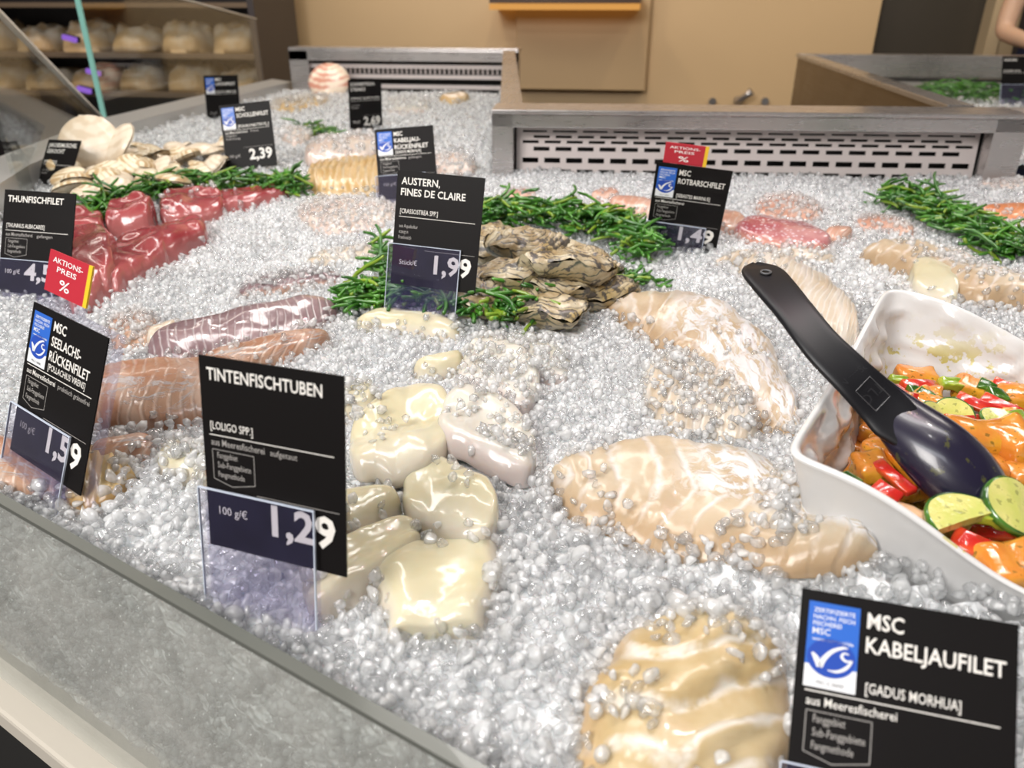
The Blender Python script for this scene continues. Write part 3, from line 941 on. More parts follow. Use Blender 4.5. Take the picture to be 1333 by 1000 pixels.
piece(CF, 'pale coalfish piece buried in ice behind the red promotion card', 'fish fillet', M['coal_a'],
      [(150, 470), (185, 465), (205, 455)], [(140, 420), (180, 412), (215, 420)], 0.018, cover=0.5, seed=48)
piece('whole_fish', 'grey fish nearly hidden under ice behind the coalfish fillets', 'fish', M['coal_b'],
      [(300, 398), (350, 388), (410, 378), (450, 372)], [(320, 372), (360, 366), (410, 360), (450, 360)], 0.016, cover=0.66, seed=49)
piece(FIL, 'pale pink fillet under ice left of the tag with 1,99', 'fish fillet', M['back_pale'],
      [(395, 300), (440, 310), (520, 296)], [(380, 268), (440, 262), (520, 262)], 0.018, cover=0.5, seed=50)
piece(FIL, 'thin tan fillet under ice below the tuna, left of the samphire', 'fish fillet', M['cod_d'],
      [(395, 352), (450, 345), (510, 335)], [(400, 338), (450, 328), (510, 320)], 0.014, cover=0.55, seed=51)

# --- tuna
TN = 'tuna_piece'
piece(TN, 'front tuna chunk with rounded dark end behind the red promotion card', 'tuna', M['tuna'],
      [(92, 412), (120, 406), (150, 390), (158, 372)], [(92, 330), (115, 315), (135, 316), (158, 335)], 0.045, e=12, p=5.0, lump=0.3, wob=1.8, cover=0.05, seed=61)
piece(TN, 'long deep red tuna slab sloping down to the ice', 'tuna', M['tuna'],
      [(140, 400), (180, 372), (230, 345), (272, 322)], [(140, 335), (180, 318), (230, 305), (272, 303)], 0.033, e=12, p=5.0, lump=0.3, wob=1.8, cover=0.06, seed=62)
piece(TN, 'wedge-shaped tuna chunk with a pale pink cut face', 'tuna', M['tuna'],
      [(140, 318), (170, 312), (205, 310)], [(148, 290), (178, 278), (208, 290)], 0.045, e=12, p=5.0, lump=0.3, wob=1.8, cover=0.10, seed=63)
piece(TN, 'tuna chunk at the back edge beside the samphire strip', 'tuna', M['tuna'],
      [(210, 300), (250, 298), (295, 288)], [(212, 266), (250, 258), (298, 268)], 0.033, e=12, p=5.0, lump=0.3, wob=1.8, cover=0.22, seed=64)
piece(TN, 'rightmost tuna chunk, half covered by ice', 'tuna', M['tuna'],
      [(268, 290), (320, 278), (378, 262)], [(275, 264), (325, 256), (380, 252)], 0.026, e=12, p=5.0, lump=0.3, wob=1.8, cover=0.22, seed=65)
piece(TN, 'tuna chunk half hidden behind the tag with 4,5', 'tuna', M['tuna'],
      [(70, 330), (110, 330), (142, 322)], [(80, 296), (112, 290), (140, 300)], 0.037, e=12, p=5.0, lump=0.3, wob=1.8, cover=0.05, seed=66)

# --- redfish
RF = 'redfish_fillet'
piece(RF, 'redfish fillet with speckled red skin right of the tag with 1,49', 'fish fillet', M['redfish_skin'],
      [(950, 314), (985, 324), (1030, 332), (1080, 334)], [(955, 298), (990, 292), (1035, 298), (1080, 314)], 0.026, cover=0.08, e=6, seed=71)
piece(RF, 'orange flesh end of redfish touching the right edge of the tag with 1,49', 'fish fillet', M['redfish'],
      [(930, 306), (950, 310), (972, 310)], [(930, 284), (952, 288), (974, 300)], 0.028, cover=0.05, seed=72)
piece(RF, 'small orange redfish tip right of the speckled red skin', 'fish fillet', M['redfish'],
      [(1070, 320), (1090, 322), (1108, 316)], [(1075, 308), (1092, 304), (1110, 308)], 0.020, cover=0.1, seed=73)
piece(RF, 'pink redfish fillet left of the tag with 1,49', 'fish fillet', M['redfish'],
      [(790, 276), (825, 283), (862, 290)], [(795, 262), (828, 266), (862, 272)], 0.022, cover=0.12, seed=74)
piece(RF, 'pale red redfish tail left of the pink fillet', 'fish fillet', M['redfish'],
      [(768, 264), (785, 265), (805, 262)], [(770, 256), (788, 252), (806, 254)], 0.016, cover=0.1, seed=75)
piece(RF, 'pink redfish fillet shining through the ice beneath the slotted vent', 'fish fillet', M['redfish'],
      [(980, 285), (1020, 290), (1070, 295)], [(985, 262), (1025, 258), (1075, 272)], 0.018, cover=0.55, seed=76)
piece(RF, 'pale redfish strip in the ice behind the samphire and oysters', 'fish fillet', M['redfish'],
      [(655, 262), (675, 264), (695, 262)], [(655, 254), (676, 250), (698, 254)], 0.014, cover=0.2, seed=77)
piece(RF, 'pinkish redfish piece under ice between the speckled skin and the samphire band', 'fish fillet', M['redfish'],
      [(1110, 300), (1150, 306), (1190, 312)], [(1115, 285), (1150, 286), (1190, 298)], 0.014, cover=0.55, seed=78)
piece('salmon_fillet', 'bright orange salmon fillet at the right behind the samphire band', 'fish fillet', M['salmon'],
      [(1268, 288), (1310, 292), (1370, 294)], [(1272, 276), (1310, 272), (1370, 272)], 0.018, cover=0.12, seed=79)
piece('white_fillet', 'pale fillet in the ice above the orange salmon', 'fish fillet', M['back_pale'],
      [(1270, 248), (1310, 250), (1370, 252)], [(1275, 240), (1310, 237), (1370, 238)], 0.012, cover=0.5, seed=80)

# --- far leg
piece('fish_loin', 'tan ribbed fish loin left of the tag reading rueckenfilet', 'fish fillet', M['back_fillet'],
      [(395, 256), (430, 258), (470, 258), (510, 256)], [(402, 226), (435, 218), (475, 214), (512, 214)], 0.036, cover=0.1, e=7, p=2.8, seed=81, chev=(7, 0.2, 0.5, 0.006))
piece('fish_loin', 'pale pink fish loin lying on the tan ribbed loin', 'fish fillet', M['back_pale'],
      [(392, 224), (430, 222), (500, 216)], [(400, 204), (440, 194), (500, 190)], 0.030, cover=0.3, seed=82, zl=[0.01, 0.015, 0.015])
piece('fish_loin', 'pinkish fish loin under ice behind the tag with 1,99', 'fish fillet', M['back_pale'],
      [(560, 228), (590, 232), (625, 232)], [(562, 212), (592, 208), (622, 218)], 0.028, cover=0.35, seed=83)
piece('fish_loin', 'small yellowish fillet on the far ice below the rear vent', 'fish fillet', M['back_fillet'],
      [(570, 137), (590, 139), (612, 136)], [(574, 130), (592, 127), (612, 130)], 0.03, cover=0.15, seed=84)
piece('fish_loin', 'long pale fillet on the far ice right of the tag with 2,69', 'fish fillet', M['squid_w'],
      [(500, 150), (530, 153), (560, 150)], [(505, 138), (532, 136), (560, 138)], 0.03, cover=0.45, seed=85)
piece('fish_loin', 'pale tan fillet on the far ice near the small samphire sprig', 'fish fillet', M['back_pale'],
      [(365, 190), (385, 194), (410, 188)], [(368, 178), (388, 176), (408, 178)], 0.03, cover=0.4, seed=86)
piece('fish_loin', 'tan fillet on the far ice along the left rim', 'fish fillet', M['back_fillet'],
      [(350, 150), (385, 148), (430, 140)], [(355, 138), (390, 134), (430, 128)], 0.03, cover=0.45, seed=87)

# ------------------------------------------------------------------ oysters
def mat_oyster(name, base, dark):
    t = NT(name)
    n1, n2, n3 = t.noise(26, 5, 0.6, None, 0.8), t.noise(60, 4, 0.6), t.noise(15, 3)
    u, v = t.uv()
    fr = t.math('FRACT', t.math('ADD', t.math('MULTIPLY', u, 10.0), t.math('MULTIPLY', n2, 0.5)))
    col = t.mix(t.step(n1, 0.38, 0.62), base, (0.47, 0.40, 0.27))
    col = t.mix(t.math('MULTIPLY', t.step(n3, 0.52, 0.66), 0.7), col, (0.40, 0.27, 0.07))
    lay_ = t.math('MAXIMUM', t.step(fr, 0.78, 0.97), t.step(fr, 0.10, 0.0))
    col = t.mix(t.math('MULTIPLY', lay_, t.math('MULTIPLY', t.step(n1, 0.75, 0.45), 0.95)), col, dark)
    col = t.mix(t.math('MULTIPLY', t.step(n2, 0.525, 0.60), 0.9), col, (0.05, 0.045, 0.045))
    t.set(color=col, rough=0.42, coat=0.35, coatr=0.2, normal=t.bump(n2, 0.7, 0.003))
    return t.m


M['oyster'] = mat_oyster('oyster_shell', (0.30, 0.215, 0.105), (0.025, 0.024, 0.022))
M['oyster_pale'] = mat_oyster('oyster_rim', (0.36, 0.28, 0.15), (0.04, 0.06, 0.045))


def valve(seed, L, Wd, H, up, flat=1.0):
    rng = random.Random(seed)
    NR, NA = 26, 64
    a = np.linspace(0, 2 * np.pi, NA, endpoint=False)
    r = np.linspace(0, 1, NR)
    ex = np.cos(a)
    ey = np.sin(a)
    out = 1 + 0.12 * vnoise(np.stack([ex * 1.6, ey * 1.6, 0 * a + seed], -1), 1.0, seed) + 0.05 * vnoise(np.stack([ex * 5, ey * 5, 0 * a + seed], -1), 1.0, seed + 3)
    taper = 1 - 0.32 * ex
    X = (L / 2) * np.outer(r, ex * out)
    Y = (Wd / 2) * np.outer(r, ey * out * taper)
    # growth layers start at the hinge (+x side), so the layer rings are off centre
    off = np.outer(r, ex) * 0.35 + r[:, None]
    Pn = np.stack([X, Y, 0 * X + seed], -1)
    lay = off * 6.5 + 0.9 * fbm(Pn, 45, seed, 2)
    saw = lay - np.floor(lay)
    Z = H * np.clip(1 - r[:, None] ** 2, 0, 1) ** 0.62 * flat + 0 * X
    Z = Z * (1 + 0.35 * fbm(Pn, 30, seed + 7, 2)) - 0.0022 * saw + 0.0022 * fbm(Pn, 120, seed + 2, 2)
    ruff = 0.004 * r[:, None] ** 3 * np.sin(5 * a + seed)[None, :] + 0.003 * r[:, None] ** 4 * vnoise(np.stack([ex * 6, ey * 6, 0 * a], -1), 1.0, seed + 4)[None, :]
    Z = Z * (1 if up else -1) + ruff + (0.0015 if up else -0.0015)
    V = np.stack([X, Y, Z], -1).reshape(-1, 3)
    F = []
    for i in range(NR - 1):
        for j in range(NA):
            j2 = (j + 1) % NA
            q = (i * NA + j, (i + 1) * NA + j, (i + 1) * NA + j2, i * NA + j2)
            F.append(q if up else q[::-1])
    uv = np.stack([lay.reshape(-1) / 10.0, np.repeat(r, NA)], -1)
    return V, F, uv


def oyster(seed, u, v, dz, L, Wd, H, rz, rx, ry, label):
    p = hat(u, v, dz)
    o = thing('oyster', label, 'oyster', p, 'oysters on the samphire', (rx, ry, rz))
    L, Wd, H = L * 1.22, Wd * 1.22, H * 1.25
    V, F, uv = valve(seed, L, Wd, H, True, 0.75)
    a = obj('upper_shell', mesh_np('upper_shell', V, F, M['oyster'], True, uv=uv), o)
    V2, F2, uv2 = valve(seed, L * 1.04, Wd * 1.05, H * 1.2, False)
    b = obj('lower_shell', mesh_np('lower_shell', V2, F2, M['oyster_pale'], True, uv=uv2), o)
    SOLID.append((a, 0.02)); SOLID.append((b, 0.02))
    return o


R = math.radians
oyster(1, 738, 345, 0.050, 0.105, 0.062, 0.017, R(215), R(16), R(-14), 'pale oyster with a layered rim lying across the top of the oyster heap')
oyster(2, 690, 318, 0.046, 0.100, 0.060, 0.018, R(30), R(8), R(6), 'rough brown oyster at the back of the heap against the samphire')
oyster(3, 668, 356, 0.040, 0.100, 0.058, 0.018, R(200), R(14), R(10), 'yellowish oyster in the middle of the heap')
oyster(4, 640, 370, 0.030, 0.100, 0.060, 0.017, R(60), R(18), R(-8), 'mottled oyster right next to the price 1,99')
oyster(5, 700, 398, 0.016, 0.095, 0.062, 0.016, R(170), R(4), R(2), 'flat mottled oyster lowest at the front of the heap')
oyster(6, 772, 375, 0.016, 0.105, 0.056, 0.016, R(25), R(4), R(4), 'dark-edged oyster at the right end of the heap on the ice')
oyster(7, 637, 312, 0.034, 0.085, 0.055, 0.016, R(80), R(2), R(-10), 'tan oyster peeping out behind the right edge of the tag with 1,99')
oyster(8, 762, 338, 0.026, 0.090, 0.055, 0.015, R(-20), R(6), R(8), 'brown oyster tucked under the pale layered one near the samphire')
oyster(9, 715, 372, 0.028, 0.095, 0.056, 0.016, R(195), R(10), R(-6), 'grey oyster half covered by the pale layered one')

# ------------------------------------------------------------------ scallop and clam shells
def mat_shell(name, a, b, k):
    t = NT(name)
    u, v = t.uv()
    t.set(color=t.mix(t.step(t.math('ADD', t.noise(25, 3), t.math('MULTIPLY', t.math('SINE', t.math('MULTIPLY', v, k)), 0.12)), 0.4, 0.62), a, b), rough=0.4, coat=0.3)
    return t.m


M['scallop'] = mat_shell('scallop_shell', (0.62, 0.50, 0.36), (0.72, 0.62, 0.49), 14)
M['scallop_pink'] = mat_shell('scallop_pink', (0.62, 0.28, 0.20), (0.80, 0.66, 0.52), 20)
M['clam'] = mat_shell('clam_shell', (0.48, 0.33, 0.17), (0.76, 0.67, 0.50), 18)


def shell_mesh(name, Rr, H, ribs, mat, ear=True, seed=0):
    NR, NA = 18, 72
    V, UV, F = [], [], []
    for side in (1, -1):
        for i in range(NR):
            r = i / (NR - 1)
            for j in range(NA):
                a = -math.pi * 0.5 + (j / (NA - 1) - 0.5) * 2 * math.pi * 0.985
                # fan around the hinge at the origin, disc centre at (0, -R)
                px_, py_ = math.cos(a), math.sin(a)
                x = Rr * r * px_
                y = -Rr * 0.92 + Rr * r * py_ * 0.98
                ang = math.atan2(x, -(y - 0.02 * Rr) + 1e-6)
                rad = math.hypot(x, y)
                z = H * (max(0, 1 - r * r)) ** 0.55
                z += 0.02 * Rr * math.cos(ang * ribs) * min(1, rad / Rr) * (0.3 + 0.7 * r if r < 0.97 else 0.5)
                z = z * (1 if side > 0 else 0.25) + (0.002 if side > 0 else -0.002)
                V.append((x, y, z))
                UV.append((r, rad / Rr))
    for s in (0, 1):
        b = s * NR * NA
        for i in range(NR - 1):
            for j in range(NA):
                j2 = (j + 1) % NA
                q = (b + i * NA + j, b + (i + 1) * NA + j, b + (i + 1) * NA + j2, b + i * NA + j2)
                F.append(q if s == 0 else q[::-1])
    if ear:
        b = len(V)
        for x, y, z in ((-0.42, 0.02, 0), (0.42, 0.02, 0), (0.36, -0.3, 0.03), (-0.36, -0.3, 0.03), (-0.42, 0.02, 0.05), (0.42, 0.02, 0.05), (0.36, -0.3, 0.08), (-0.36, -0.3, 0.08)):
            V.append((x * Rr, y * Rr, z * Rr)); UV.append((0, 0.5))
        F += [tuple(i + b for i in q) for q in ((0, 3, 2, 1), (4, 5, 6, 7), (0, 1, 5, 4), (1, 2, 6, 5), (2, 3, 7, 6), (3, 0, 4, 7))]
    return mesh_np(name, V, F, mat, True, uv=UV)


big = obj('scallop_shell', shell_mesh('scallop_shell', 0.058, 0.013, 9, M['scallop']))
big.location = hat(136, 224) + Vector((0, 0, 0.108))
big.rotation_euler = (R(58), R(6), R(14))
tag(big, 'large cream scallop shell standing upright behind the small purple-lit tag', 'scallop shell')
SOLID.append((big, 0.0))
s2 = obj('scallop_shell', shell_mesh('scallop_shell', 0.050, 0.016, 9, M['scallop']))
s2.location = hat(178, 224) + Vector((0, 0, 0.092))
s2.rotation_euler = (R(50), R(-14), R(-28))
tag(s2, 'second cream scallop shell leaning on the right side of the large one', 'scallop shell')
SOLID.append((s2, 0.0))
s3 = obj('scallop_shell', shell_mesh('scallop_shell', 0.075, 0.03, 9, M['scallop_pink']))
s3.location = hat(433, 122) + Vector((0, 0, 0.10))
s3.rotation_euler = (R(50), R(0), R(10))
tag(s3, 'pink-ribbed scallop shell on the far ice left of the tag with 2,69', 'scallop shell')
SOLID.append((s3, 0.0))
cl_me = shell_mesh('clam_shell', 0.030, 0.016, 14, M['clam'], ear=False)
cl_me2 = shell_mesh('clam_shell', 0.026, 0.014, 10, M['scallop'], ear=False)
rng = random.Random(5)
spots = []
for k in range(900):
    u, v = rng.uniform(100, 300), rng.uniform(196, 282)
    # heap: a band from (100,235) to (300,205)
    lim_lo = 284 - (u - 92) * 0.25
    lim_hi = 206 - (u - 92) * 0.02
    if not (lim_hi < v < lim_lo):
        continue
    p = hat(u, v, 0.0)
    if all((p - q).length > 0.031 for q in spots):
        spots.append(p)
for i, p in enumerate(spots[:80]):
    o = obj('clam_shell', cl_me if rng.random() < 0.65 else cl_me2)
    o.location = p + Vector((0, 0, 0.022 + 0.012 * rng.random()))
    o.rotation_euler = (R(rng.uniform(5, 45)), R(rng.uniform(-20, 20)), rng.uniform(0, 6.28))
    o.scale = (rng.uniform(0.85, 1.3), rng.uniform(0.8, 1.2), rng.uniform(0.6, 1.1))
    tag(o, 'small beige clam shell in the heap between the scallop shells and the tuna', 'clam shell', 'clam shells heaped behind the tuna')

# ------------------------------------------------------------------ samphire
def mat_green(name, a, b):
    t = NT(name)
    t.set(color=t.mix(t.step(t.noise(30, 3), 0.35, 0.7), a, b), rough=0.3, coat=0.3, sss=0.1, ssss=0.002)
    return t.m


M['samphire'] = mat_green('samphire_green', (0.022, 0.105, 0.012), (0.085, 0.26, 0.025))
M['samphire_light'] = mat_green('samphire_light', (0.16, 0.26, 0.02), (0.22, 0.34, 0.03))


def samphire(name, label, spine, n, width, seed, hmax=0.03, length=0.06, rad=0.0026, flat=0.7, dirs=None):
    """spine: picture points along the strip; sprigs are scattered round it"""
    rng = random.Random(seed)
    C = catmull([hat(u, v, 0.004) for u, v in spine], 60)
    mb = MB()
    for k in range(n):
        c = Vector(C[rng.randrange(60)])
        i = rng.randrange(59)
        c = Vector(C[i])
        off = rng.gauss(0, 0.42) * width
        ang = rng.uniform(0, 2 * math.pi)
        along = (Vector(C[i + 1]) - Vector(C[i])).normalized()
        side = Vector((-along.y, along.x, 0))
        c = c + side * off
        if dirs is not None:
            ang = dirs + rng.gauss(0, 0.7) + (math.pi if rng.random() < 0.5 else 0)
        d = Vector((math.cos(ang), math.sin(ang), 0))
        L = length * rng.uniform(0.55, 1.25)
        zb = hmax * max(0.05, (1 - (off / (width * 1.3)) ** 2)) * rng.uniform(0.15, 1)
        el = rng.gauss(0.0, flat * 0.5)
        bend = rng.gauss(0, 1.1)
        pts, rr = [], []
        p = c - d * L * 0.5 + Vector((0, 0, zb + 0.003))
        h = ang
        ee = el
        NSEG = 9
        for q in range(NSEG):
            pts.append(p.copy())
            rr.append(rad * rng.uniform(0.85, 1.15) * (1 if q < NSEG - 2 else 0.6 if q == NSEG - 1 else 0.9) * (0.86 if q % 2 else 1.05))
            h += bend / NSEG
            ee += rng.gauss(0, 0.12) - ee * 0.15
            p = p + Vector((math.cos(h) * math.cos(ee), math.sin(h) * math.cos(ee), math.sin(ee))) * (L / NSEG)
            zf = float(ice_h(p.x, p.y)) + 0.002
            if p.z < zf:
                p.z = zf
        mb.tube(pts, rr, 6, 0 if rng.random() < 0.85 else 1)
        if rng.random() < 0.55:
            j = rng.randrange(3, 7)
            h2 = h + rng.choice((-0.6, 0.6))
            p = Vector(pts[j])
            bp, br = [], []
            for q in range(5):
                bp.append(p.copy()); br.append(rad * (0.85 if q < 4 else 0.5))
                p = p + Vector((math.cos(h2), math.sin(h2), rng.uniform(-0.1, 0.5))) * L * 0.09
            mb.tube(bp, br, 6, 0)
    me = mb.mesh(name, [M['samphire'], M['samphire_light']], True)
    o = obj(name, me)
    tag(o, label, 'samphire', kind='stuff')
    return o


samphire('samphire', 'green samphire wreathed behind and right of the oysters', [(610, 305), (640, 298), (690, 292), (745, 298), (790, 305), (820, 320), (838, 340)], 400, 0.034, 1, 0.040, 0.060)
samphire('samphire', 'green samphire strewn under the tag with 1,99', [(455, 400), (490, 392), (530, 395), (580, 402), (630, 410), (690, 412), (720, 405)], 240, 0.022, 2, 0.022, 0.062)
samphire('samphire', 'green samphire band at the right leading to the vent corner', [(1160, 262), (1195, 275), (1240, 297), (1290, 322), (1345, 340)], 360, 0.045, 3, 0.028, 0.060)
samphire('samphire', 'green samphire strip behind the tuna', [(120, 290), (150, 275), (190, 259), (235, 249), (300, 246), (350, 248), (396, 252)], 260, 0.020, 4, 0.026, 0.062)
samphire('samphire', 'small samphire sprig bunch on the far ice near the tag with 2,69', [(402, 172), (418, 176), (436, 181)], 40, 0.016, 5, 0.02, 0.07)
samphire('samphire', 'few samphire stems upright at the left edge of the tag with 1,99', [(495, 372), (500, 352), (505, 330)], 34, 0.010, 6, 0.03, 0.055, flat=1.2)
samphire('samphire', 'loose samphire stems on the right end of the oysters', [(770, 372), (800, 366), (835, 372), (845, 358)], 26, 0.012, 7, 0.012, 0.05)

# ================================================================== BOWL WITH FISH AND VEGETABLES
be = BB - BL
bp_ = Vector((be.y, -be.x))
BC = BL + be * 0.5 + bp_ * 0.5
BOWL = thing('serving_bowl', 'square white bowl with raised corners holding orange fish and vegetables', 'bowl', (BC.x, BC.y, 0.875))
t = NT('white_melamine')
dim = t.voronoi(26, 'SMOOTH_F1')
nz = t.noise(17, 2)
splash = t.step(t.math('ADD', t.noise(60, 4, 0.62), t.math('MULTIPLY', t.noise(9, 2), 0.45)), 0.83, 0.88)
sep = t.n('ShaderNodeSeparateXYZ'); t.link(t.obj(), sep.inputs[0])
zone = t.step(sep.outputs[2], 0.115, 0.06)
t.set(color=t.mix(t.math('MULTIPLY', splash, t.math('MULTIPLY', zone, 0.9)), (0.66, 0.655, 0.65), (0.50, 0.42, 0.04)), rough=0.16, coat=0.5, normal=t.bump(nz, 0.2, 0.004))
M['melamine'] = t.m
M['melamine_out'] = plain('white_melamine_outside', (0.70, 0.695, 0.69), 0.25, coat=0.3)


def sq(th, half, rnd):
    """rounded square outline point in the bowl's own axes"""
    c, s = math.cos(th), math.sin(th)
    e_ = rnd
    k = (abs(c) ** e_ + abs(s) ** e_) ** (-1.0 / e_)
    return c * k * half, s * k * half


be_n, bp_n = be.normalized(), bp_.normalized()
HALF = be.length / 2 * 1.03


def bowl_pt(th, f, z, rnd=16.0):
    a, b = sq(th, HALF * f, rnd)
    q = be_n * a + bp_n * b
    return (q.x, q.y, z)


RIMZ = [0.092, 0.115, 0.078, 0.100, 0.060, 0.105, 0.110, 0.128]      # east, then every 45 degrees: raised corners, sagging sides


def rim_z(th):
    q = (th / (math.pi / 4)) % 8
    i = int(q)
    f = q - i
    f = 0.5 - 0.5 * math.cos(math.pi * f)
    return RIMZ[i % 8] * (1 - f) + RIMZ[(i + 1) % 8] * f


NA = 160
prof_in = [(1.0, 1.0), (0.985, 1.004), (0.972, 0.98), (0.93, 0.72), (0.895, 0.48), (0.85, 0.25), (0.77, 0.08), (0.6, 0.02), (0.3, 0.0), (0.02, 0.0)]
prof_out = [(1.0, 1.0), (1.006, 0.985), (0.995, 0.94), (0.955, 0.70), (0.92, 0.46), (0.88, 0.22), (0.79, 0.02), (0.6, -0.06), (0.3, -0.06), (0.02, -0.06)]
Z0 = 0.006
NA = 320


def bowl_surface(prof, flip, dim=0.0):
    V, F = [], []
    pf = np.array(prof)
    q = np.concatenate([[0, 0.5, 1, 1.5, 2], np.linspace(2.2, 6, 26), [7, 8, 9]])
    f_, z_ = np.interp(q, np.arange(len(pf)), pf[:, 0]), np.interp(q, np.arange(len(pf)), pf[:, 1])
    for f, zf in zip(f_, z_):
        for j in range(NA):
            th = 2 * math.pi * (j + 0.5) / NA
            zz = Z0 + (rim_z(th) - Z0) * zf
            V.append(bowl_pt(th, f, zz, 20.0 if f > 0.9 else 10.0))
    V = np.array(V)
    if dim:
        r = np.linalg.norm(V[:, :2], axis=1, keepdims=True)
        w = np.clip((1.0 - np.repeat(z_, NA)) / 0.12, 0, 1)[:, None]
        n_ = np.clip(fbm(V * np.array([1, 1, 1.5]), 42, 12, 2), -0.08, 0.6)[:, None]
        V[:, :2] -= V[:, :2] / np.maximum(r, 1e-6) * dim * n_ * w
    for i in range(len(q) - 1):
        for j in range(NA):
            j2 = (j + 1) % NA
            g = (i * NA + j, (i + 1) * NA + j, (i + 1) * NA + j2, i * NA + j2)
            F.append(g[::-1] if flip else g)
    return V, F


V, F = bowl_surface(prof_in, False, 0.013)
obj('inner_surface', mesh_np('inner_surface', V, F, M['melamine'], True), BOWL)
V, F = bowl_surface(prof_out, True)
obj('outer_shell', mesh_np('outer_shell', V, F, M['melamine_out'], True), BOWL)
BOWL_POLY = []
for j in range(40):
    q = bowl_pt(2 * math.pi * j / 40, 0.97, 0)
    BOWL_POLY.append((q[0] + BC.x, q[1] + BC.y))
INNER_POLY = []
for j in range(40):
    q = bowl_pt(2 * math.pi * j / 40, 0.79, 0)
    INNER_POLY.append((q[0] + BC.x, q[1] + BC.y))

# dressing at the bottom
t = NT('herb_dressing')
n1 = t.noise(90, 4, 0.65)
t.set(color=t.ramp(n1, [(0.3, (0.06, 0.05, 0.01)), (0.5, (0.24, 0.13, 0.012)), (0.7, (0.34, 0.24, 0.02))]), rough=0.2, coat=0.6, normal=t.bump(n1, 0.6, 0.004))
V, F = [], []
NRR = 16
for i in range(NRR):
    f = 0.86 * (i + 1) / NRR
    for j in range(NA):
        x, y, _ = bowl_pt(2 * math.pi * j / NA, f, 0, 6)
        V.append((x + BC.x, y + BC.y, 0.906 + 0.006 * float(vnoise(np.array([[x, y, 0]]), 45, 3)[0]) + 0.004 * (1 - f)))
for i in range(NRR - 1):
    for j in range(NA):
        j2 = (j + 1) % NA
        F.append((i * NA + j, (i + 1) * NA + j, (i + 1) * NA + j2, i * NA + j2))
F.append(tuple(range(NA)))
V = np.array(V)
c_ = V.mean(0)
o = obj('herb_dressing', mesh_np('herb_dressing', V - c_, F, t.m, True))
o.location = c_
tag(o, 'yellow-brown herb dressing between the pieces in the white bowl', 'dressing', kind='stuff')


def mat_veg(name, a, b, specks=0.6, rough=0.16, speck=(0.02, 0.05, 0.008), sss=0.15, yellow=0.0):
    t = NT(name)
    n1 = t.noise(45, 3)
    col = t.mix(t.step(n1, 0.35, 0.65), a, b)
    if yellow:
        col = t.mix(t.math('MULTIPLY', t.step(t.noise(28, 3), 0.45, 0.6), yellow), col, (0.62, 0.36, 0.012))
    sp = t.step(t.noise(190, 2, 0.5), 0.62, 0.66)
    col = t.mix(t.math('MULTIPLY', sp, specks), col, speck)
    t.set(color=col, rough=rough, coat=0.8, coatr=0.05, sss=sss, sssr=(1, 0.5, 0.2), ssss=0.004, normal=t.bump(t.noise(130, 3), 0.35, 0.002))
    return t.m


M['fish_cube'] = mat_veg('marinated_salmon', (0.58, 0.20, 0.03), (0.68, 0.29, 0.05), yellow=0.55)
M['fish_pale'] = mat_veg('pale_salmon', (0.74, 0.42, 0.22), (0.82, 0.55, 0.32), specks=0.2, yellow=0.1)
M['pepper'] = mat_veg('red_pepper', (0.45, 0.015, 0.012), (0.62, 0.04, 0.02), specks=0.25, yellow=0.12)
M['carrot'] = mat_veg('orange_strip', (0.75, 0.20, 0.015), (0.80, 0.30, 0.03), specks=0.3, yellow=0.3)
M['zucchini'] = mat_veg('zucchini_flesh', (0.50, 0.52, 0.13), (0.62, 0.58, 0.20), specks=0.4)
M['zrind'] = mat_veg('zucchini_rind', (0.015, 0.06, 0.008), (0.06, 0.17, 0.02), specks=0.0)
M['onion'] = mat_veg('spring_onion', (0.18, 0.30, 0.02), (0.42, 0.48, 0.05), specks=0.35)
M['onion_dark'] = mat_veg('spring_onion_dark', (0.02, 0.08, 0.008), (0.08, 0.2, 0.015), specks=0.0)


def chunk_mesh(name, sx, sy, sz, mat, seed, amp=0.12, sub=3, bend=0.0):
    bm = bmesh.new()
    bmesh.ops.create_cube(bm, size=1.0)
    for v in bm.verts:
        v.co = Vector((v.co.x * sx, v.co.y * sy, v.co.z * sz))
    bmesh.ops.bevel(bm, geom=bm.edges[:], offset=min(sx, sy, sz) * 0.24, segments=3, affect='EDGES', profile=0.5)
    bmesh.ops.subdivide_edges(bm, edges=[e for e in bm.edges if e.calc_length() > max(sx, sy) * 0.3], cuts=sub, use_grid_fill=True)
    me = bpy.data.meshes.new(name)
    bm.to_mesh(me)
    bm.free()
    P = np.empty(len(me.vertices) * 3, np.float32)
    me.vertices.foreach_get('co', P)
    P = P.reshape(-1, 3).astype(float)
    s = max(sx, sy)
    D = np.stack([fbm(P, 2.2 / s, seed + q * 11, 2) for q in range(3)], -1)
    P = P + D * s * amp
    if bend:
        P[:, 2] += -bend * (P[:, 0] / (sx / 2)) ** 2 * sx * 0.5
        P[:, 1] += bend * 0.5 * (P[:, 0] / (sx / 2)) ** 2 * sx * 0.5
    me.vertices.foreach_set('co', P.astype(np.float32).ravel())
    me.materials.append(mat)
    me.polygons.foreach_set('use_smooth', np.ones(len(me.polygons), bool))
    me.update()
    return me


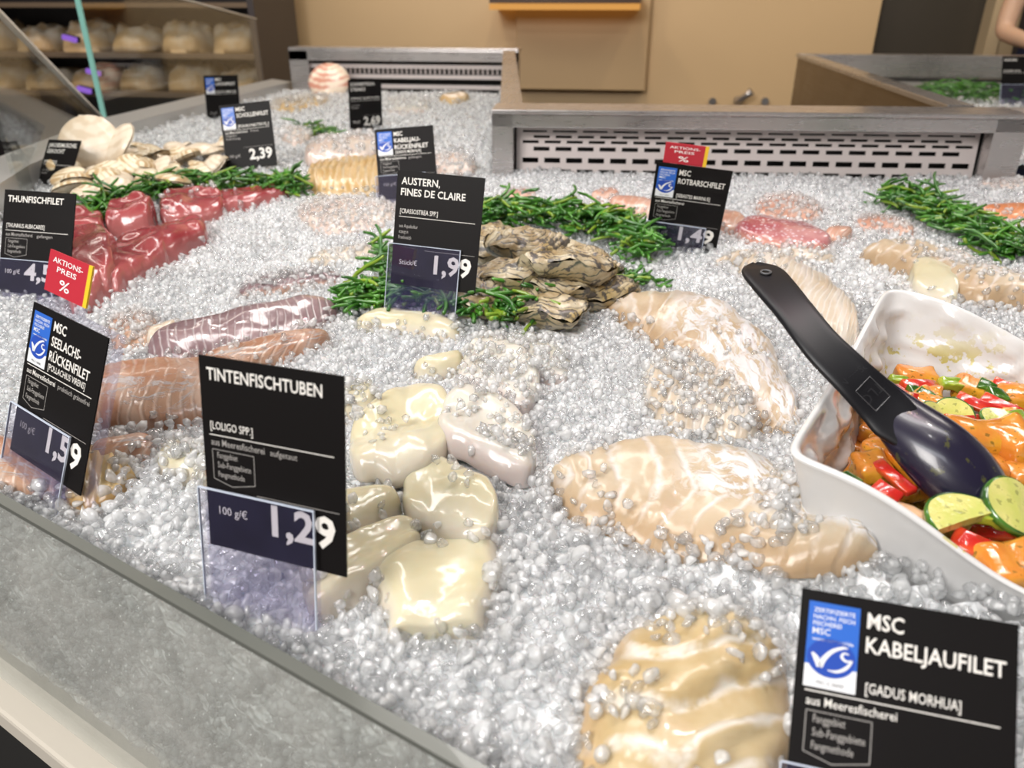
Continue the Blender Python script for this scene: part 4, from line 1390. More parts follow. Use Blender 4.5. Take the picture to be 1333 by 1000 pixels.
def slice_meshes(Rd, th, half=False, seed=0):
    """flesh disc and rind ring of a zucchini slice"""
    a0, a1 = (0, math.pi) if half else (0, 2 * math.pi)
    n = 40
    A = [a0 + (a1 - a0) * i / (n if not half else n - 1) for i in range(n)]
    mb = MB()
    P = []
    for z in (-th / 2, th / 2):
        V = [(Rd * 0.93 * math.cos(a) * (1 + 0.03 * math.sin(3 * a + seed)), Rd * 0.93 * math.sin(a), z + 0.0012 * math.sin(2 * a + seed)) for a in A]
        P.append(V)
    V = [(0, 0.001, -th / 2)] + P[0] + [(0, 0.001, th / 2 + 0.001)] + P[1]
    F = []
    rng_ = n if not half else n - 1
    for i in range(rng_):
        j = (i + 1) % n
        F += [(0, 1 + j, 1 + i), (n + 1, n + 2 + i, n + 2 + j)]
    if half:
        F += [(0, 1, n + 2, n + 1), (n, 0, n + 1, 2 * n + 1)]
    mb.add(V, F)
    fl = mb.mesh('flesh', M['zucchini'], False)
    mb = MB()
    V = []
    for z, rr in ((-th / 2, 0.93), (-th * 0.4, 1.0), (th * 0.4, 1.0), (th / 2, 0.93)):
        V += [(Rd * rr * math.cos(a) * (1 + 0.03 * math.sin(3 * a + seed)), Rd * rr * math.sin(a), z + 0.0012 * math.sin(2 * a + seed)) for a in A]
    F = []
    for k in range(3):
        for i in range(rng_):
            j = (i + 1) % n
            F.append((k * n + i, k * n + j, (k + 1) * n + j, (k + 1) * n + i))
    mb.add(V, F)
    rd = mb.mesh('rind', M['zrind'], True)
    return fl, rd


CUBES = [chunk_mesh('salmon_cube', 0.034, 0.026, 0.020, M['fish_cube'], 3), chunk_mesh('salmon_cube', 0.040, 0.024, 0.022, M['fish_cube'], 8), chunk_mesh('salmon_cube', 0.028, 0.028, 0.022, M['fish_cube'], 15)]
PALE = chunk_mesh('salmon_cube', 0.046, 0.032, 0.024, M['fish_pale'], 21, 0.08)
PEP = [chunk_mesh('pepper_strip', 0.034, 0.009, 0.005, M['pepper'], 4, 0.06, 4, 0.25), chunk_mesh('pepper_strip', 0.022, 0.013, 0.005, M['pepper'], 9, 0.06, 4, 0.3)]
CAR = [chunk_mesh('carrot_strip', 0.048, 0.010, 0.008, M['carrot'], 5, 0.04, 4, 0.1)]
ON = [chunk_mesh('spring_onion_piece', 0.020, 0.012, 0.009, M['onion'], 6, 0.15, 3, 0.2), chunk_mesh('spring_onion_piece', 0.017, 0.014, 0.008, M['onion_dark'], 7, 0.15, 3, 0.1)]
ZF, ZR = slice_meshes(0.024, 0.006, False, 1)
ZHF, ZHR = slice_meshes(0.026, 0.007, True, 2)


def put(me, name, u, v, z, rz, tilt, label, cat, group=None, s=1.0, kids=None):
    z = z - 0.005
    p = at(u, v, z)
    while not inside(INNER_POLY, np.array([p.x]), np.array([p.y]))[0] and z > 0.906:
        z -= 0.003
        p = at(u, v, z)
    if kids:
        o = thing(name, label, cat, p, group)
        for nm, k in kids:
            obj(nm, k, o)
    else:
        o = obj(name, me)
        o.location = p
        tag(o, label, cat, group)
    o.rotation_euler = (tilt[0], tilt[1], rz)
    o.scale = (s, s, s)
    return o


CUBE_L = ('chunk of orange marinated fish with green herb specks in the white bowl', 'marinated fish', 'orange fish chunks in the bowl')
PEP_L = ('glossy red pepper strip in the white bowl', 'red pepper', 'red pepper strips in the bowl')
ON_L = ('green spring onion piece in the white bowl', 'spring onion', 'spring onion pieces in the bowl')
CAR_L = ('long orange vegetable strip in the white bowl', 'vegetable strip', 'orange vegetable strips in the bowl')
ZU_L = ('round zucchini slice with dark green rind in the white bowl', 'zucchini slice', 'zucchini slices in the bowl')
# key pieces
put(PALE, 'salmon_cube', 1178, 690, 0.945, R(-20), (0.15, 0.1), 'pale pink fish chunk lying against the near rim of the white bowl', 'marinated fish')
put(None, 'zucchini_slice', 1258, 683, 0.949, R(25), (0.25, -0.1), 'half zucchini slice lying below the tip of the black ladle', 'zucchini slice', kids=[('flesh', ZHF), ('rind', ZHR)], s=1.0)
put(None, 'zucchini_slice', 1320, 662, 0.952, R(70), (0.5, -0.3), 'large zucchini slice at the right picture edge beside the ladle tip', 'zucchini slice', kids=[('flesh', ZF), ('rind', ZR)], s=0.95)
put(PEP[1], 'pepper_strip', 1268, 710, 0.952, R(-25), (0.5, 0.2), 'short curled red pepper piece on the half zucchini slice', 'red pepper', s=1.2)
put(CAR[0], 'carrot_strip', 1262, 748, 0.944, R(-42), (0, 0.05), 'long orange strip along the near rim of the white bowl', 'vegetable strip', s=1.5)
put(CUBES[0], 'salmon_cube', 1318, 742, 0.952, R(15), (0.2, 0), *CUBE_L, s=1.3)
put(CUBES[1], 'salmon_cube', 1268, 575, 0.952, R(10), (0.2, 0.1), 'large bright orange fish chunk right behind the bowl of the ladle', 'marinated fish', s=1.35)
put(CUBES[2], 'salmon_cube', 1318, 580, 0.952, R(30), (0.2, -0.1), *CUBE_L, s=1.4)
for u, v, rz in ((1148, 590, -60), (1132, 560, 20), (1155, 530, -35), (1135, 610, 10), (1200, 515, -20), (1190, 495, 10), (1265, 508, -25), (1205, 530, 40), (1330, 520, -10), (1325, 620, 20), (1290, 610, 70), (1330, 770, 10), (1150, 505, 30), (1300, 545, 0), (1120, 590, 80)):
    put(random.Random(u).choice(CUBES), 'salmon_cube', u, v, 0.942, R(rz), (0.2, 0.15 * math.sin(u)), *CUBE_L, s=random.Random(v).uniform(0.75, 1.1))
for u, v, rz, tx in ((1112, 548, -48, 0.4), (1162, 618, -60, 0.3), (1183, 520, -10, 0.3), (1213, 535, -15, 0.8), (1278, 528, -30, 0.6), (1262, 548, 25, 0.7), (1310, 530, -40, 0.5), (1122, 640, 0, 0.2), (1152, 640, -50, 0.5), (1205, 500, 20, 0.3), (1292, 640, -20, 0.4), (1170, 508, 30, 0.2), (1318, 505, -35, 0.6), (1222, 555, -30, 0.4), (1155, 660, -20, 0.3), (1230, 720, -30, 0.3)):
    put(random.Random(u * 3).choice(PEP), 'pepper_strip', u, v, 0.951, R(rz), (tx, 0.1), *PEP_L, s=random.Random(v).uniform(0.9, 1.25))
for u, v, rz in ((1098, 585, 20), (1112, 600, -20), (1100, 605, 60), (1128, 658, 30), (1118, 668, -10), (1145, 672, 10), (1195, 512, 20), (1205, 520, -40), (1240, 500, 10), (1222, 545, -20), (1285, 505, -30), (1300, 515, 10), (1170, 495, 0), (1252, 528, 70), (1290, 672, 0), (1275, 630, 30), (1200, 690, 15), (1250, 735, 20), (1325, 545, 30), (1108, 625, 50)):
    put(random.Random(u * 5).choice(ON), 'spring_onion_piece', u, v, 0.949, R(rz), (0.3, 0.2), *ON_L, s=random.Random(u).uniform(0.8, 1.25))
for u, v, rz in ((1175, 605, -70), (1108, 648, -15), (1162, 520, -30), (1180, 585, -65), (1285, 620, -30), (1300, 760, -35)):
    put(CAR[0], 'carrot_strip', u, v, 0.950, R(rz), (0.2, 0.1), *CAR_L, s=random.Random(u).uniform(0.7, 0.95))
for u, v, rz, tx, ty in ((1240, 542, -30, 0.7, 0.3), (1300, 548, 10, 0.3, 0.1), (1218, 545, 0, 0.5, 0.5), (1120, 660, 40, 0.5, -0.2)):
    put(None, 'zucchini_slice', u, v, 0.951, R(rz), (tx, ty), *ZU_L, kids=[('flesh', ZF), ('rind', ZR)], s=random.Random(u).uniform(0.55, 0.75))
# second layer filling the hidden and right-hand half of the bowl
rng = random.Random(77)
for k in range(84):
    for _ in range(50):
        x, y = BC.x + rng.uniform(-0.14, 0.14), BC.y + rng.uniform(-0.14, 0.14)
        if inside(INNER_POLY, np.array([x]), np.array([y]))[0]:
            break
    kind = rng.choice('ccccppoooz')
    z = 0.912 + rng.uniform(0, 0.012)
    if kind == 'c':
        o = obj('salmon_cube', rng.choice(CUBES)); tag(o, *CUBE_L)
    elif kind == 'p':
        o = obj('pepper_strip', rng.choice(PEP)); tag(o, *PEP_L)
    elif kind == 'o':
        o = obj('spring_onion_piece', rng.choice(ON)); tag(o, *ON_L)
    else:
        o = obj('carrot_strip', CAR[0]); tag(o, *CAR_L)
    o.location = (x, y, z)
    o.rotation_euler = (rng.uniform(-0.3, 0.3), rng.uniform(-0.3, 0.3), rng.uniform(0, 6.28))
    o.scale = (0.95,) * 3

# ------------------------------------------------------------------ the black ladle
t = NT('black_melamine')
t.set(color=(0.006, 0.006, 0.008), rough=0.42, spec=0.35, normal=t.bump(t.noise(300, 2), 0.05, 0.0004))
M['ladle'] = t.m
LAD = thing('ladle', 'black ladle with long curved handle leaning on the rim of the white bowl', 'ladle', at(1235, 612, 0.95))
l0 = Vector(LAD.location)
T0 = Vector((0, 0, CAMZ)) + ray(985, 358) * 0.565 / 1.0
path = [at(1240, 615, 0.958), at(1190, 575, 0.968), at(1150, 530, 0.985), at(1110, 490, 1.003), at(1070, 450, 1.018), at(1036, 407, 1.032), at(1008, 373, 1.040), at(983, 343, 1.044)]
# handle: a flat curved bar, wider and rounded at the free end
C = catmull([path[i] for i in range(1, 8)], 44)
V, F = [], []
NSD = 20
for i, c in enumerate(C):
    c = Vector(c)
    d = (Vector(C[min(i + 1, 43)]) - Vector(C[max(i - 1, 0)])).normalized()
    s = d.cross(Vector((0.1, -0.75, 0.65))).normalized()
    up = s.cross(d).normalized()
    f = i / 43
    wdt = 0.0165 + 0.003 * max(0.0, (f - 0.7) / 0.3) + 0.004 * max(0.0, (0.32 - f) / 0.32) - 0.0012 * math.exp(-((f - 0.6) / 0.2) ** 2)
    if f < 0.10:
        wdt *= 0.55 + 0.45 * f / 0.10
    if f > 0.90:
        wdt *= math.sqrt(max(0.0, 1 - ((f - 0.90) / 0.101) ** 2))
    wdt = max(wdt, 0.0006)
    th = 0.0036 if f < 0.97 else 0.002
    for k in range(NSD):
        a = 2 * math.pi * k / NSD
        ca, sa = math.cos(a), math.sin(a)
        x = math.copysign(abs(ca) ** 0.6, ca) * wdt
        z = math.copysign(abs(sa) ** 0.7, sa) * th
        # shallow trough on the upper face
        if sa > 0:
            z -= 0.0016 * max(0, 1 - (x / (wdt * 0.75)) ** 2)
        V.append(c + s * x + up * z - l0)
for i in range(43):
    for k in range(NSD):
        k2 = (k + 1) % NSD
        F.append((i * NSD + k, i * NSD + k2, (i + 1) * NSD + k2, (i + 1) * NSD + k))
F += [tuple(range(NSD - 1, -1, -1)), tuple(range(43 * NSD, 44 * NSD))]
mb = MB(); mb.add(V, F)
HND = mb.build('handle', M['ladle'], LAD, smooth=True)
# hanging hole near the end
hc = Vector(C[39]) - l0
hd = (Vector(C[40]) - Vector(C[38])).normalized()
hs = hd.cross(Vector((0.1, -0.75, 0.65))).normalized()
hu = hs.cross(hd)
mb = MB()
ring = [hc + hu * 0.0034 + (hs * math.cos(a) + hd * math.sin(a)) * 0.0040 for a in [2 * math.pi * k / 16 for k in range(17)]]
mb.tube(ring, 0.0011, 6)
mb.build('hanging_hole', plain('ladle_hole_rim', (0.09, 0.09, 0.095), 0.2), HND, smooth=True)
# ladle bowl, seen from its back: an elongated dome turned over
hdv = (Vector(path[0]) - Vector(path[2]))
hdv.normalize()
sx = hdv.cross(Vector((0.1, -0.6, 0.8))).normalized()
ux = sx.cross(hdv)
V, F = [], []
NU, NV = 40, 36
cb = at(1232, 608, 0.952)
for i in range(NU):
    f = i / (NU - 1)
    x = -0.080 + 0.128 * f
    wd = 0.0185 + 0.0105 * (0.5 - 0.5 * math.cos(math.pi * min(1, f / 0.62)))
    if f > 0.62:
        wd *= math.sqrt(max(0.002, 1 - ((f - 0.62) / 0.382) ** 2.2))
    hh = 0.005 + 0.018 * (0.5 - 0.5 * math.cos(math.pi * min(1, f / 0.6)))
    if f > 0.6:
        hh *= math.sqrt(max(0.003, 1 - ((f - 0.6) / 0.402) ** 2.4))
    if f < 0.06:
        wd *= 0.7 + 0.3 * f / 0.06
    for k in range(NV):
        a = 2 * math.pi * k / NV
        ca, sa = math.cos(a), math.sin(a)
        z = hh * sa if sa > 0 else max(hh * 0.15, 0.002) * sa
        V.append(cb + hdv * x + sx * (wd * ca) + ux * (z + 0.004 * (1 - f)) - l0)
for i in range(NU - 1):
    for k in range(NV):
        k2 = (k + 1) % NV
        F.append((i * NV + k, (i + 1) * NV + k, (i + 1) * NV + k2, i * NV + k2))
F += [tuple(range(NV)), tuple(range(NU * NV - 1, (NU - 1) * NV - 1, -1))]
mb = MB(); mb.add(V, F)
t = NT('ladle_bowl_black')
sm = t.step(t.noise(75, 4, 0.6), 0.60, 0.66)
sep = t.n('ShaderNodeSeparateXYZ'); t.link(t.obj(), sep.inputs[0])
t.set(color=t.mix(t.math('MULTIPLY', sm, 0.5), (0.012, 0.010, 0.026), (0.10, 0.10, 0.015)), rough=0.26, coat=0.25)  # bluish sheen is put into the black; green smear lies over it
mb.build('scoop', t.m, LAD, smooth=True)
# moulded marks on the handle
def curve_text(body, size, align='LEFT', offset=0.0, extrude=0.0):
    cu = bpy.data.curves.new('lettering', 'FONT')
    cu.body = body
    cu.size = size
    cu.align_x = align
    cu.offset = offset
    cu.extrude = extrude
    cu.resolution_u = 2
    ob = bpy.data.objects.new('lettering_tmp', cu)
    COL.objects.link(ob)
    dg = bpy.context.evaluated_depsgraph_get()
    me = bpy.data.meshes.new_from_object(ob.evaluated_get(dg))
    n = len(me.vertices)
    P = np.empty(n * 3, np.float32)
    me.vertices.foreach_get('co', P)
    P = P.reshape(-1, 3)
    F = [tuple(p.vertices) for p in me.polygons]
    bpy.data.objects.remove(ob)
    bpy.data.curves.remove(cu)
    bpy.data.meshes.remove(me)
    return P.astype(float), F


mb = MB()
for body, i, sc in (('PS-\u2014 N', 15, 0.0075), ('TLC', 11, 0.011)):
    P, Fq = curve_text(body, sc, 'CENTER', 0.0, 0.0002)
    c = Vector(C[i])
    d = (Vector(C[i + 1]) - Vector(C[i - 1])).normalized()
    s = d.cross(Vector((0.1, -0.75, 0.65))).normalized()
    up = s.cross(d)
    mb.add([c + d * (-q[1]) + s * (q[0]) * -1 + up * 0.0028 - l0 for q in P], Fq)
c = Vector(C[11]); d = (Vector(C[12]) - Vector(C[10])).normalized(); s = d.cross(Vector((0.1, -0.75, 0.65))).normalized(); up = s.cross(d)
q = [c + d * a + s * b + up * 0.0028 - l0 for a, b in ((-0.014, -0.008), (0.006, -0.008), (0.006, 0.008), (-0.014, 0.008), (-0.014, -0.008))]
for a, b in zip(q, q[1:]):
    mb.beam(a, b, 0.0006, 0.0006)
mb.build('moulded_marks', plain('ladle_marks', (0.05, 0.05, 0.055), 0.25), HND)

# ================================================================== PRICE TAGS
TW, TH = 0.105, 0.130


def tag_frame(o, x, up):
    x = Vector(x).normalized()
    up = Vector(up)
    up = (up - x * up.dot(x)).normalized()
    n = x.cross(up)
    return Matrix(((x.x, up.x, n.x, o[0]), (x.y, up.y, n.y, o[1]), (x.z, up.z, n.z, o[2]), (0, 0, 0, 1)))


def txt(mb, body, a0, b0, cap, a1=None, mi=0, z=0.0008, bold=0.0, align='L'):
    """body with its baseline at (a0,b0) in card fractions, capitals cap*TH high, squeezed to end at a1"""
    P, F = curve_text(body, 1.0, 'LEFT', bold)
    if not len(P):
        return
    xmin, xmax = P[:, 0].min(), P[:, 0].max()
    sy = cap * TH / 0.73
    sx = (a1 - a0) * TW / (xmax - xmin) if a1 else sy * 0.82
    V = [((p[0] - xmin) * sx + a0 * TW, p[1] * sy + b0 * TH, z) for p in P]
    mb.add(V, F, mi)


def rule(mb, a0, b0, a1, b1, w=0.0006, mi=0, z=0.0008):
    x0, y0, x1, y1 = a0 * TW, b0 * TH, a1 * TW, b1 * TH
    L = math.hypot(x1 - x0, y1 - y0)
    nx, ny = -(y1 - y0) / L * w / 2, (x1 - x0) / L * w / 2
    mb.add([(x0 - nx, y0 - ny, z), (x1 - nx, y1 - ny, z), (x1 + nx, y1 + ny, z), (x0 + nx, y0 + ny, z)], [(0, 1, 2, 3)], mi)


def ribbon(mb, pts, widths, mi, z, fx, fy, ox, oy):
    C = catmull([(*p, 0) for p in pts], 26)
    Wd = np.interp(np.linspace(0, 1, 26), np.linspace(0, 1, len(widths)), widths)
    V = []
    for i in range(26):
        d = C[min(i + 1, 25)] - C[max(i - 1, 0)]
        d = d / (np.linalg.norm(d) + 1e-9)
        nx, ny = -d[1] * Wd[i], d[0] * Wd[i]
        for s in (1, -1):
            V.append((ox + (C[i][0] + s * nx) * fx, oy + (C[i][1] + s * ny) * fy, z))
    mb.add(V, [(2 * i, 2 * i + 1, 2 * i + 3, 2 * i + 2) for i in range(25)], mi)


def price_tag(key, label, pose, title, latin=None, method=None, extra=None, box=None, price=None, unit='100 g/\u20ac', badge=False, small=None, promo=False, ta1=None, holder=True, group=None, sleeve=False, pa0=0.48, hold_h=0.32):
    o = bpy.data.objects.new('price_tag', None)
    COL.objects.link(o)
    o.empty_display_size = 0.03
    o.matrix_world = tag_frame(*pose)
    tag(o, label, 'price tag', group)
    m = MB(); m.box((0, 0, -0.0006), (TW, TH, 0.0006)); cd = m.build('card', M['card'], o)
    w = MB()
    ta = 0.32 if badge else 0.055
    nl = len(title)
    b = 0.885
    for i, ln in enumerate(title):
        e = (ta1[i] if ta1 else None)
        txt(w, ln, ta, b - i * 0.095, 0.064, e, 0, bold=0.014)
    if latin:
        txt(w, latin[0], 0.33 if badge else 0.06, 0.635, 0.042, latin[1], 0, bold=0.004)
    rule(w, 0.05, 0.605, 0.93, 0.605)
    if method:
        txt(w, method[0], 0.06, 0.552, 0.036, method[1], 0 if badge else 1, bold=0.003)
    if extra:
        txt(w, extra[0], extra[1], 0.552, 0.032, extra[2], 1)
    if box:
        for i, (s, e) in enumerate(box):
            txt(w, s, 0.10, 0.488 - i * 0.05, 0.032, e, 1)
        q = [(0.065, 0.53), (0.37, 0.53), (0.37, 0.375), (0.20, 0.345), (0.065, 0.375), (0.065, 0.53)]
        for p0_, p1_ in zip(q, q[1:]):
            rule(w, *p0_, *p1_, 0.0004, 1)
    if small:
        for i, (s, e) in enumerate(small):
            txt(w, s, 0.06, 0.51 - i * 0.05, 0.032, e, 1)
    rule(w, 0.38, 0.325, 0.96, 0.325, 0.0004, 1)
    if price:
        txt(w, price, pa0, 0.135, 0.165, 0.93, 0, bold=0.028)
    if unit:
        txt(w, unit, 0.09, 0.185, 0.045, 0.30, 1 if badge else 0)
    w.build('lettering', [M['print'], M['print_dim']], cd)
    if badge:
        g = MB()
        x0, x1, y0, y1 = 0.04 * TW, 0.285 * TW, 0.62 * TH, 0.955 * TH
        ym = y0 + (y1 - y0) * 0.26
        g.box((x0, y0, 0.0006), (x1, ym, 0.0009), 1)
        g.box((x0, ym, 0.0006), (x1, y1, 0.0009), 0)
        cx_, cy_, rx_, ry_ = (x0 + x1) / 2, y0 + (y1 - y0) * 0.36, (x1 - x0) * 0.47, (y1 - y0) * 0.225
        ring_ = [(cx_ + rx_ * math.cos(a), cy_ + ry_ * math.sin(a), 0.00105) for a in [2 * math.pi * k / 40 for k in range(40)]]
        g.add(ring_, [tuple(range(40))], 2)
        ribbon(g, [(-0.80, 0.16), (-0.63, -0.08), (-0.45, -0.52)], [0.05, 0.12, 0.12], 1, 0.0012, rx_, ry_, cx_, cy_)
        ribbon(g, [(-0.45, -0.52), (-0.30, -0.08), (0.02, 0.38), (0.42, 0.64), (0.64, 0.66)], [0.12, 0.11, 0.09, 0.07, 0.03], 1, 0.0012, rx_, ry_, cx_, cy_)
        ribbon(g, [(-0.12, -0.62), (0.25, -0.62), (0.60, -0.38), (0.86, 0.05)], [0.02, 0.07, 0.08, 0.04], 1, 0.0012, rx_, ry_, cx_, cy_)
        ribbon(g, [(0.86, 0.05), (0.60, 0.00), (0.42, 0.18), (0.50, 0.38), (0.70, 0.36)], [0.05, 0.06, 0.06, 0.05, 0.03], 1, 0.0012, rx_, ry_, cx_, cy_)
        for s, bb, cc, e in (('ZERTIFIZIERTE', 0.915, 0.018, 0.262), ('NACHH. FISCH', 0.888, 0.018, 0.262), ('FISCHEREI', 0.862, 0.018, 0.20), ('MSC', 0.828, 0.026, 0.15), ('www.msc.org/de', 0.802, 0.014, 0.262)):
            txt(g, s, 0.065, bb, cc, e, 1, 0.00105, 0.01)
        txt(g, 'MSC-C-50000', 0.10, 0.635, 0.014, 0.23, 3, 0.00105)
        g.build('fish_badge', [M['badge_blue'], M['badge_white'], M['badge_dark'], M['card']], cd)
    if holder:
        m = MB()
        ha, hb, ht = -0.035 * TW, 0.80 * TW, hold_h * TH
        m.box((ha, -0.34 * TH, 0.0032), (hb, ht, 0.0044), 0)
        for lo, hi in (((ha, ht, 0.003), (hb, ht + 0.0007, 0.0046)), ((hb, -0.34 * TH, 0.003), (hb + 0.0007, ht + 0.0007, 0.0046)), ((ha - 0.0006, -0.34 * TH, 0.003), (ha, ht, 0.0046))):
            m.box(lo, hi, 1)
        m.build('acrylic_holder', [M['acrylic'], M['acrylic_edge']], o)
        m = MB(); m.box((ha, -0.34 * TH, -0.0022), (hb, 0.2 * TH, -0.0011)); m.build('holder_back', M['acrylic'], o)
    if sleeve:
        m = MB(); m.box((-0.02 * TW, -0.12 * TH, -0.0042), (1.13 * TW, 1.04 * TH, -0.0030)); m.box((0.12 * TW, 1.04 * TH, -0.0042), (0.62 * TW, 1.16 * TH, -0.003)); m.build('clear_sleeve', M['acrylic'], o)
    if promo:
        pa, pb = (0.08, 0.60)
        r = MB()
        y0, y1 = (1.10 if sleeve else 1.0) * TH, (1.36 if sleeve else 1.22) * TH
        r.box((pa * TW, y0, -0.0026), (pb * TW, y1, -0.001), 0)
        r.box((pb * TW, y0, -0.0026), ((pb + 0.045) * TW, y1, -0.001), 1)
        hh = (y1 - y0) / TH
        c0 = (y0 / TH)
        for s, f, e0, e1, cap in (('AKTIONS-', 0.74, pa + 0.06, pb - 0.06, 0.13), ('PREIS', 0.54, pa + 0.13, pb - 0.13, 0.13), ('%', 0.14, pa + 0.19, pb - 0.19, 0.27)):
            txt(r, s, e0, c0 + f * hh, cap * hh, e1, 2, -0.0008, 0.008)
        r.build('promotion_card', [M['red_card'], M['yellow_card'], M['white_print']], o)
    return o


BOX3 = [('Fanggebiet', 0.25), ('Sub-Fanggebiete', 0.345), ('Fangmethode', 0.295)]
ZK = CAMZ
ka, kb = at(1044.4, 765.3, 0.95), at(1325.8, 813.3, 0.95)
kk = TW / (kb - ka).length
kz = CAMZ + (0.95 - CAMZ) * kk
ka, kb = at(1044.4, 765.3, kz), at(1325.8, 813.3, kz)
kx = (kb - ka).normalized()
kup = Vector((-0.06, 0.66, 0.75))
kup = (kup - kx * kup.dot(kx)).normalized()
ko = ka - kup * TH

price_tag('tint', 'black tag reading TINTENFISCHTUBEN 1,29 in front of the squid', ((-0.2581, 0.3791, 0.9247), (0.9766, -0.2133, 0.0261), (0.017, 0.198, 0.9801)),
          ['TINTENFISCHTUBEN'], ('[LOLIGO SPP.]', 0.37), ('aus Meeresfischerei', 0.45), ('aufgetaut', 0.49, 0.68), BOX3, '1,29', ta1=[0.86])
price_tag('see', 'tilted tag reading SEELACHS-RUECKENFILET 1,59 with red promotion card, at the left', ((-0.5041, 0.4954, 0.9069), (0.8997, -0.4301, -0.0748), (0.2231, 0.3057, 0.9256)),
          ['MSC', 'SEELACHS-', 'R\u00dcCKENFILET'], ('[POLLACHIUS VIRENS]', 0.83), ('aus Meeresfischerei', 0.46), ('praktisch gr\u00e4tenfrei', 0.5, 0.92), BOX3, '1,59', badge=True, promo=True, sleeve=True, ta1=[0.49, 0.72, 0.86])
price_tag('thun', 'black tag reading THUNFISCHFILET at the left beside the tuna', ((-0.7877, 0.8331, 0.9154), (0.9968, -0.0793, -0.0067), (0.0395, 0.4196, 0.9069)),
          ['THUNFISCHFILET'], ('[THUNNUS ALBACARES]', 0.60), ('aus Meeresfischerei', 0.44), ('gefangen', 0.5, 0.72), BOX3, '4,59', ta1=[0.84], pa0=0.36)
price_tag('pur', 'leaning tag lit purple, just behind the THUNFISCHFILET tag', ((-1.149, 1.357, 0.8951), (0.9308, -0.3615, 0.055), (0.1561, 0.5289, 0.8342)),
          ['JAKOBSMUSCHEL', 'GEKOCHT'], ('[PECTEN]', 0.45), None, None, None, '2,90', small=[('aus Fang', 0.3), ('Atlantik', 0.25)], ta1=[0.93, 0.6], holder=False)
price_tag('239', 'tag with blue fish badge and price 2,39 behind the tuna', ((-0.8089, 1.5087, 0.9362), (0.983, 0.1536, 0.1006), (-0.1485, 0.3425, 0.9277)),
          ['MSC', 'SCHOLLENFILET'], ('[PLEURONECTES PL.]', 0.93), ('aus Meeresfischerei', 0.5), ('Filet', 0.56, 0.72), None, '2,39', badge=True, small=[('', None), ('Fanggebiet', 0.28), ('Sub-Fang', 0.34)][1:], ta1=[0.5, 0.95], holder=False)
price_tag('n6', 'small dark tag with blue fish badge at the far left rim', ((-1.2197, 2.2065, 0.9277), (0.5876, 0.8082, -0.0384), (0.0983, -0.0243, 0.9949)),
          ['MSC', 'LACHSFILET'], ('[SALMO]', 0.9), None, None, None, None, badge=True, ta1=[0.5, 0.9], holder=False)
price_tag('269', 'narrow-looking dark tag with price 2,69 standing farthest back on the ice', ((-0.7177, 2.0119, 0.938), (0.5789, 0.8145, -0.0391), (0.0427, 0.0176, 0.9989)),
          ['SCHWERTFISCH-', 'STEAKS'], ('[XIPHIAS GLADIUS SPP.]', 0.92), None, None, None, '2,69', small=[('aus Fang', 0.3), ('Pazifik', 0.28)], ta1=[0.80, 0.5], pa0=0.42, holder=False)
price_tag('rueck', 'tag with blue fish badge reading KABELJAU-RUECKENFILET, right behind the oyster tag', ((-0.4268, 1.3159, 0.933), (0.9778, 0.1983, 0.0684), (-0.1638, 0.5186, 0.8392)),
          ['MSC', 'KABELJAU-', 'R\u00dcCKENFILET'], ('[GADUS MORHUA]', 0.76), ('aus Meeresfischerei', 0.5), ('gefangen', 0.54, 0.76), BOX3, None, badge=True, ta1=[0.47, 0.76, 0.89])
price_tag('aus', 'black tag reading AUSTERN, FINES DE CLAIRE 1,99 in front of the oysters', ((-0.2662, 0.8385, 0.9497), (0.9918, -0.1237, -0.0332), (0.064, 0.2533, 0.9653)),
          ['AUSTERN,', 'FINES DE CLAIRE'], ('[CRASSOSTREA SPP.]', 0.50), None, None, None, '1,99', 'St\u00fcck/\u20ac', small=[('aus Aquakultur', 0.28), ('erzeugt in', 0.17), ('Frankreich', 0.21)], ta1=[0.50, 0.80], pa0=0.50, hold_h=0.36)
price_tag('rot', 'tag reading ROTBARSCHFILET 1,49 with a red promotion card on top', ((0.036, 1.1451, 0.9195), (0.992, -0.0993, -0.078), (0.059, -0.1815, 0.9816)),
          ['MSC', 'ROTBARSCHFILET'], ('[SEBASTES MARINUS]', 0.78), ('aus Meeresfischerei', 0.45), None, BOX3, '1,49', badge=True, promo=True, ta1=[0.47, 0.94], pa0=0.45)
price_tag('kab', 'largest tag reading KABELJAUFILET, in front below the white bowl', (ko, kx, kup),
          ['MSC', 'KABELJAUFILET'], ('[GADUS MORHUA]', 0.76), ('aus Meeresfischerei', 0.48), None, BOX3, None, badge=True, ta1=[0.49, 0.95])
price_tag('far', 'dark tag on the ice of the second counter at the right', ((1.1915, 2.8432, 0.965), (0.9694, 0.2451, -0.0107), (-0.0716, 0.3244, 0.9432)),
          ['SALICORN'], ('[QUELLER]', 0.6), None, None, None, None, unit=None)

# ================================================================== CRUSHED ICE
def ico(sub):
    bm = bmesh.new()
    bmesh.ops.create_icosphere(bm, subdivisions=sub, radius=1.0)
    V = np.array([v.co[:] for v in bm.verts])
    F = np.array([[v.index for v in f.verts] for f in bm.faces], np.int32)
    bm.free()
    return V, F


def chip_variants(sub, n, seed):
    V, F = ico(sub)
    rs = np.random.RandomState(seed)
    out = []
    for k in range(n):
        P = V.copy()
        # cut with a few planes for flat broken faces, then soften
        for q in range(8):
            nrm = rs.normal(size=3); nrm /= np.linalg.norm(nrm)
            dcut = rs.uniform(0.40, 0.78)
            over = P @ nrm - dcut
            P = P - np.where(over > 0, over, 0)[:, None] * nrm * 0.93
        P *= np.array([1.0, rs.uniform(0.7, 1.0), rs.uniform(0.5, 0.85)])
        out.append(P)
    return out, F


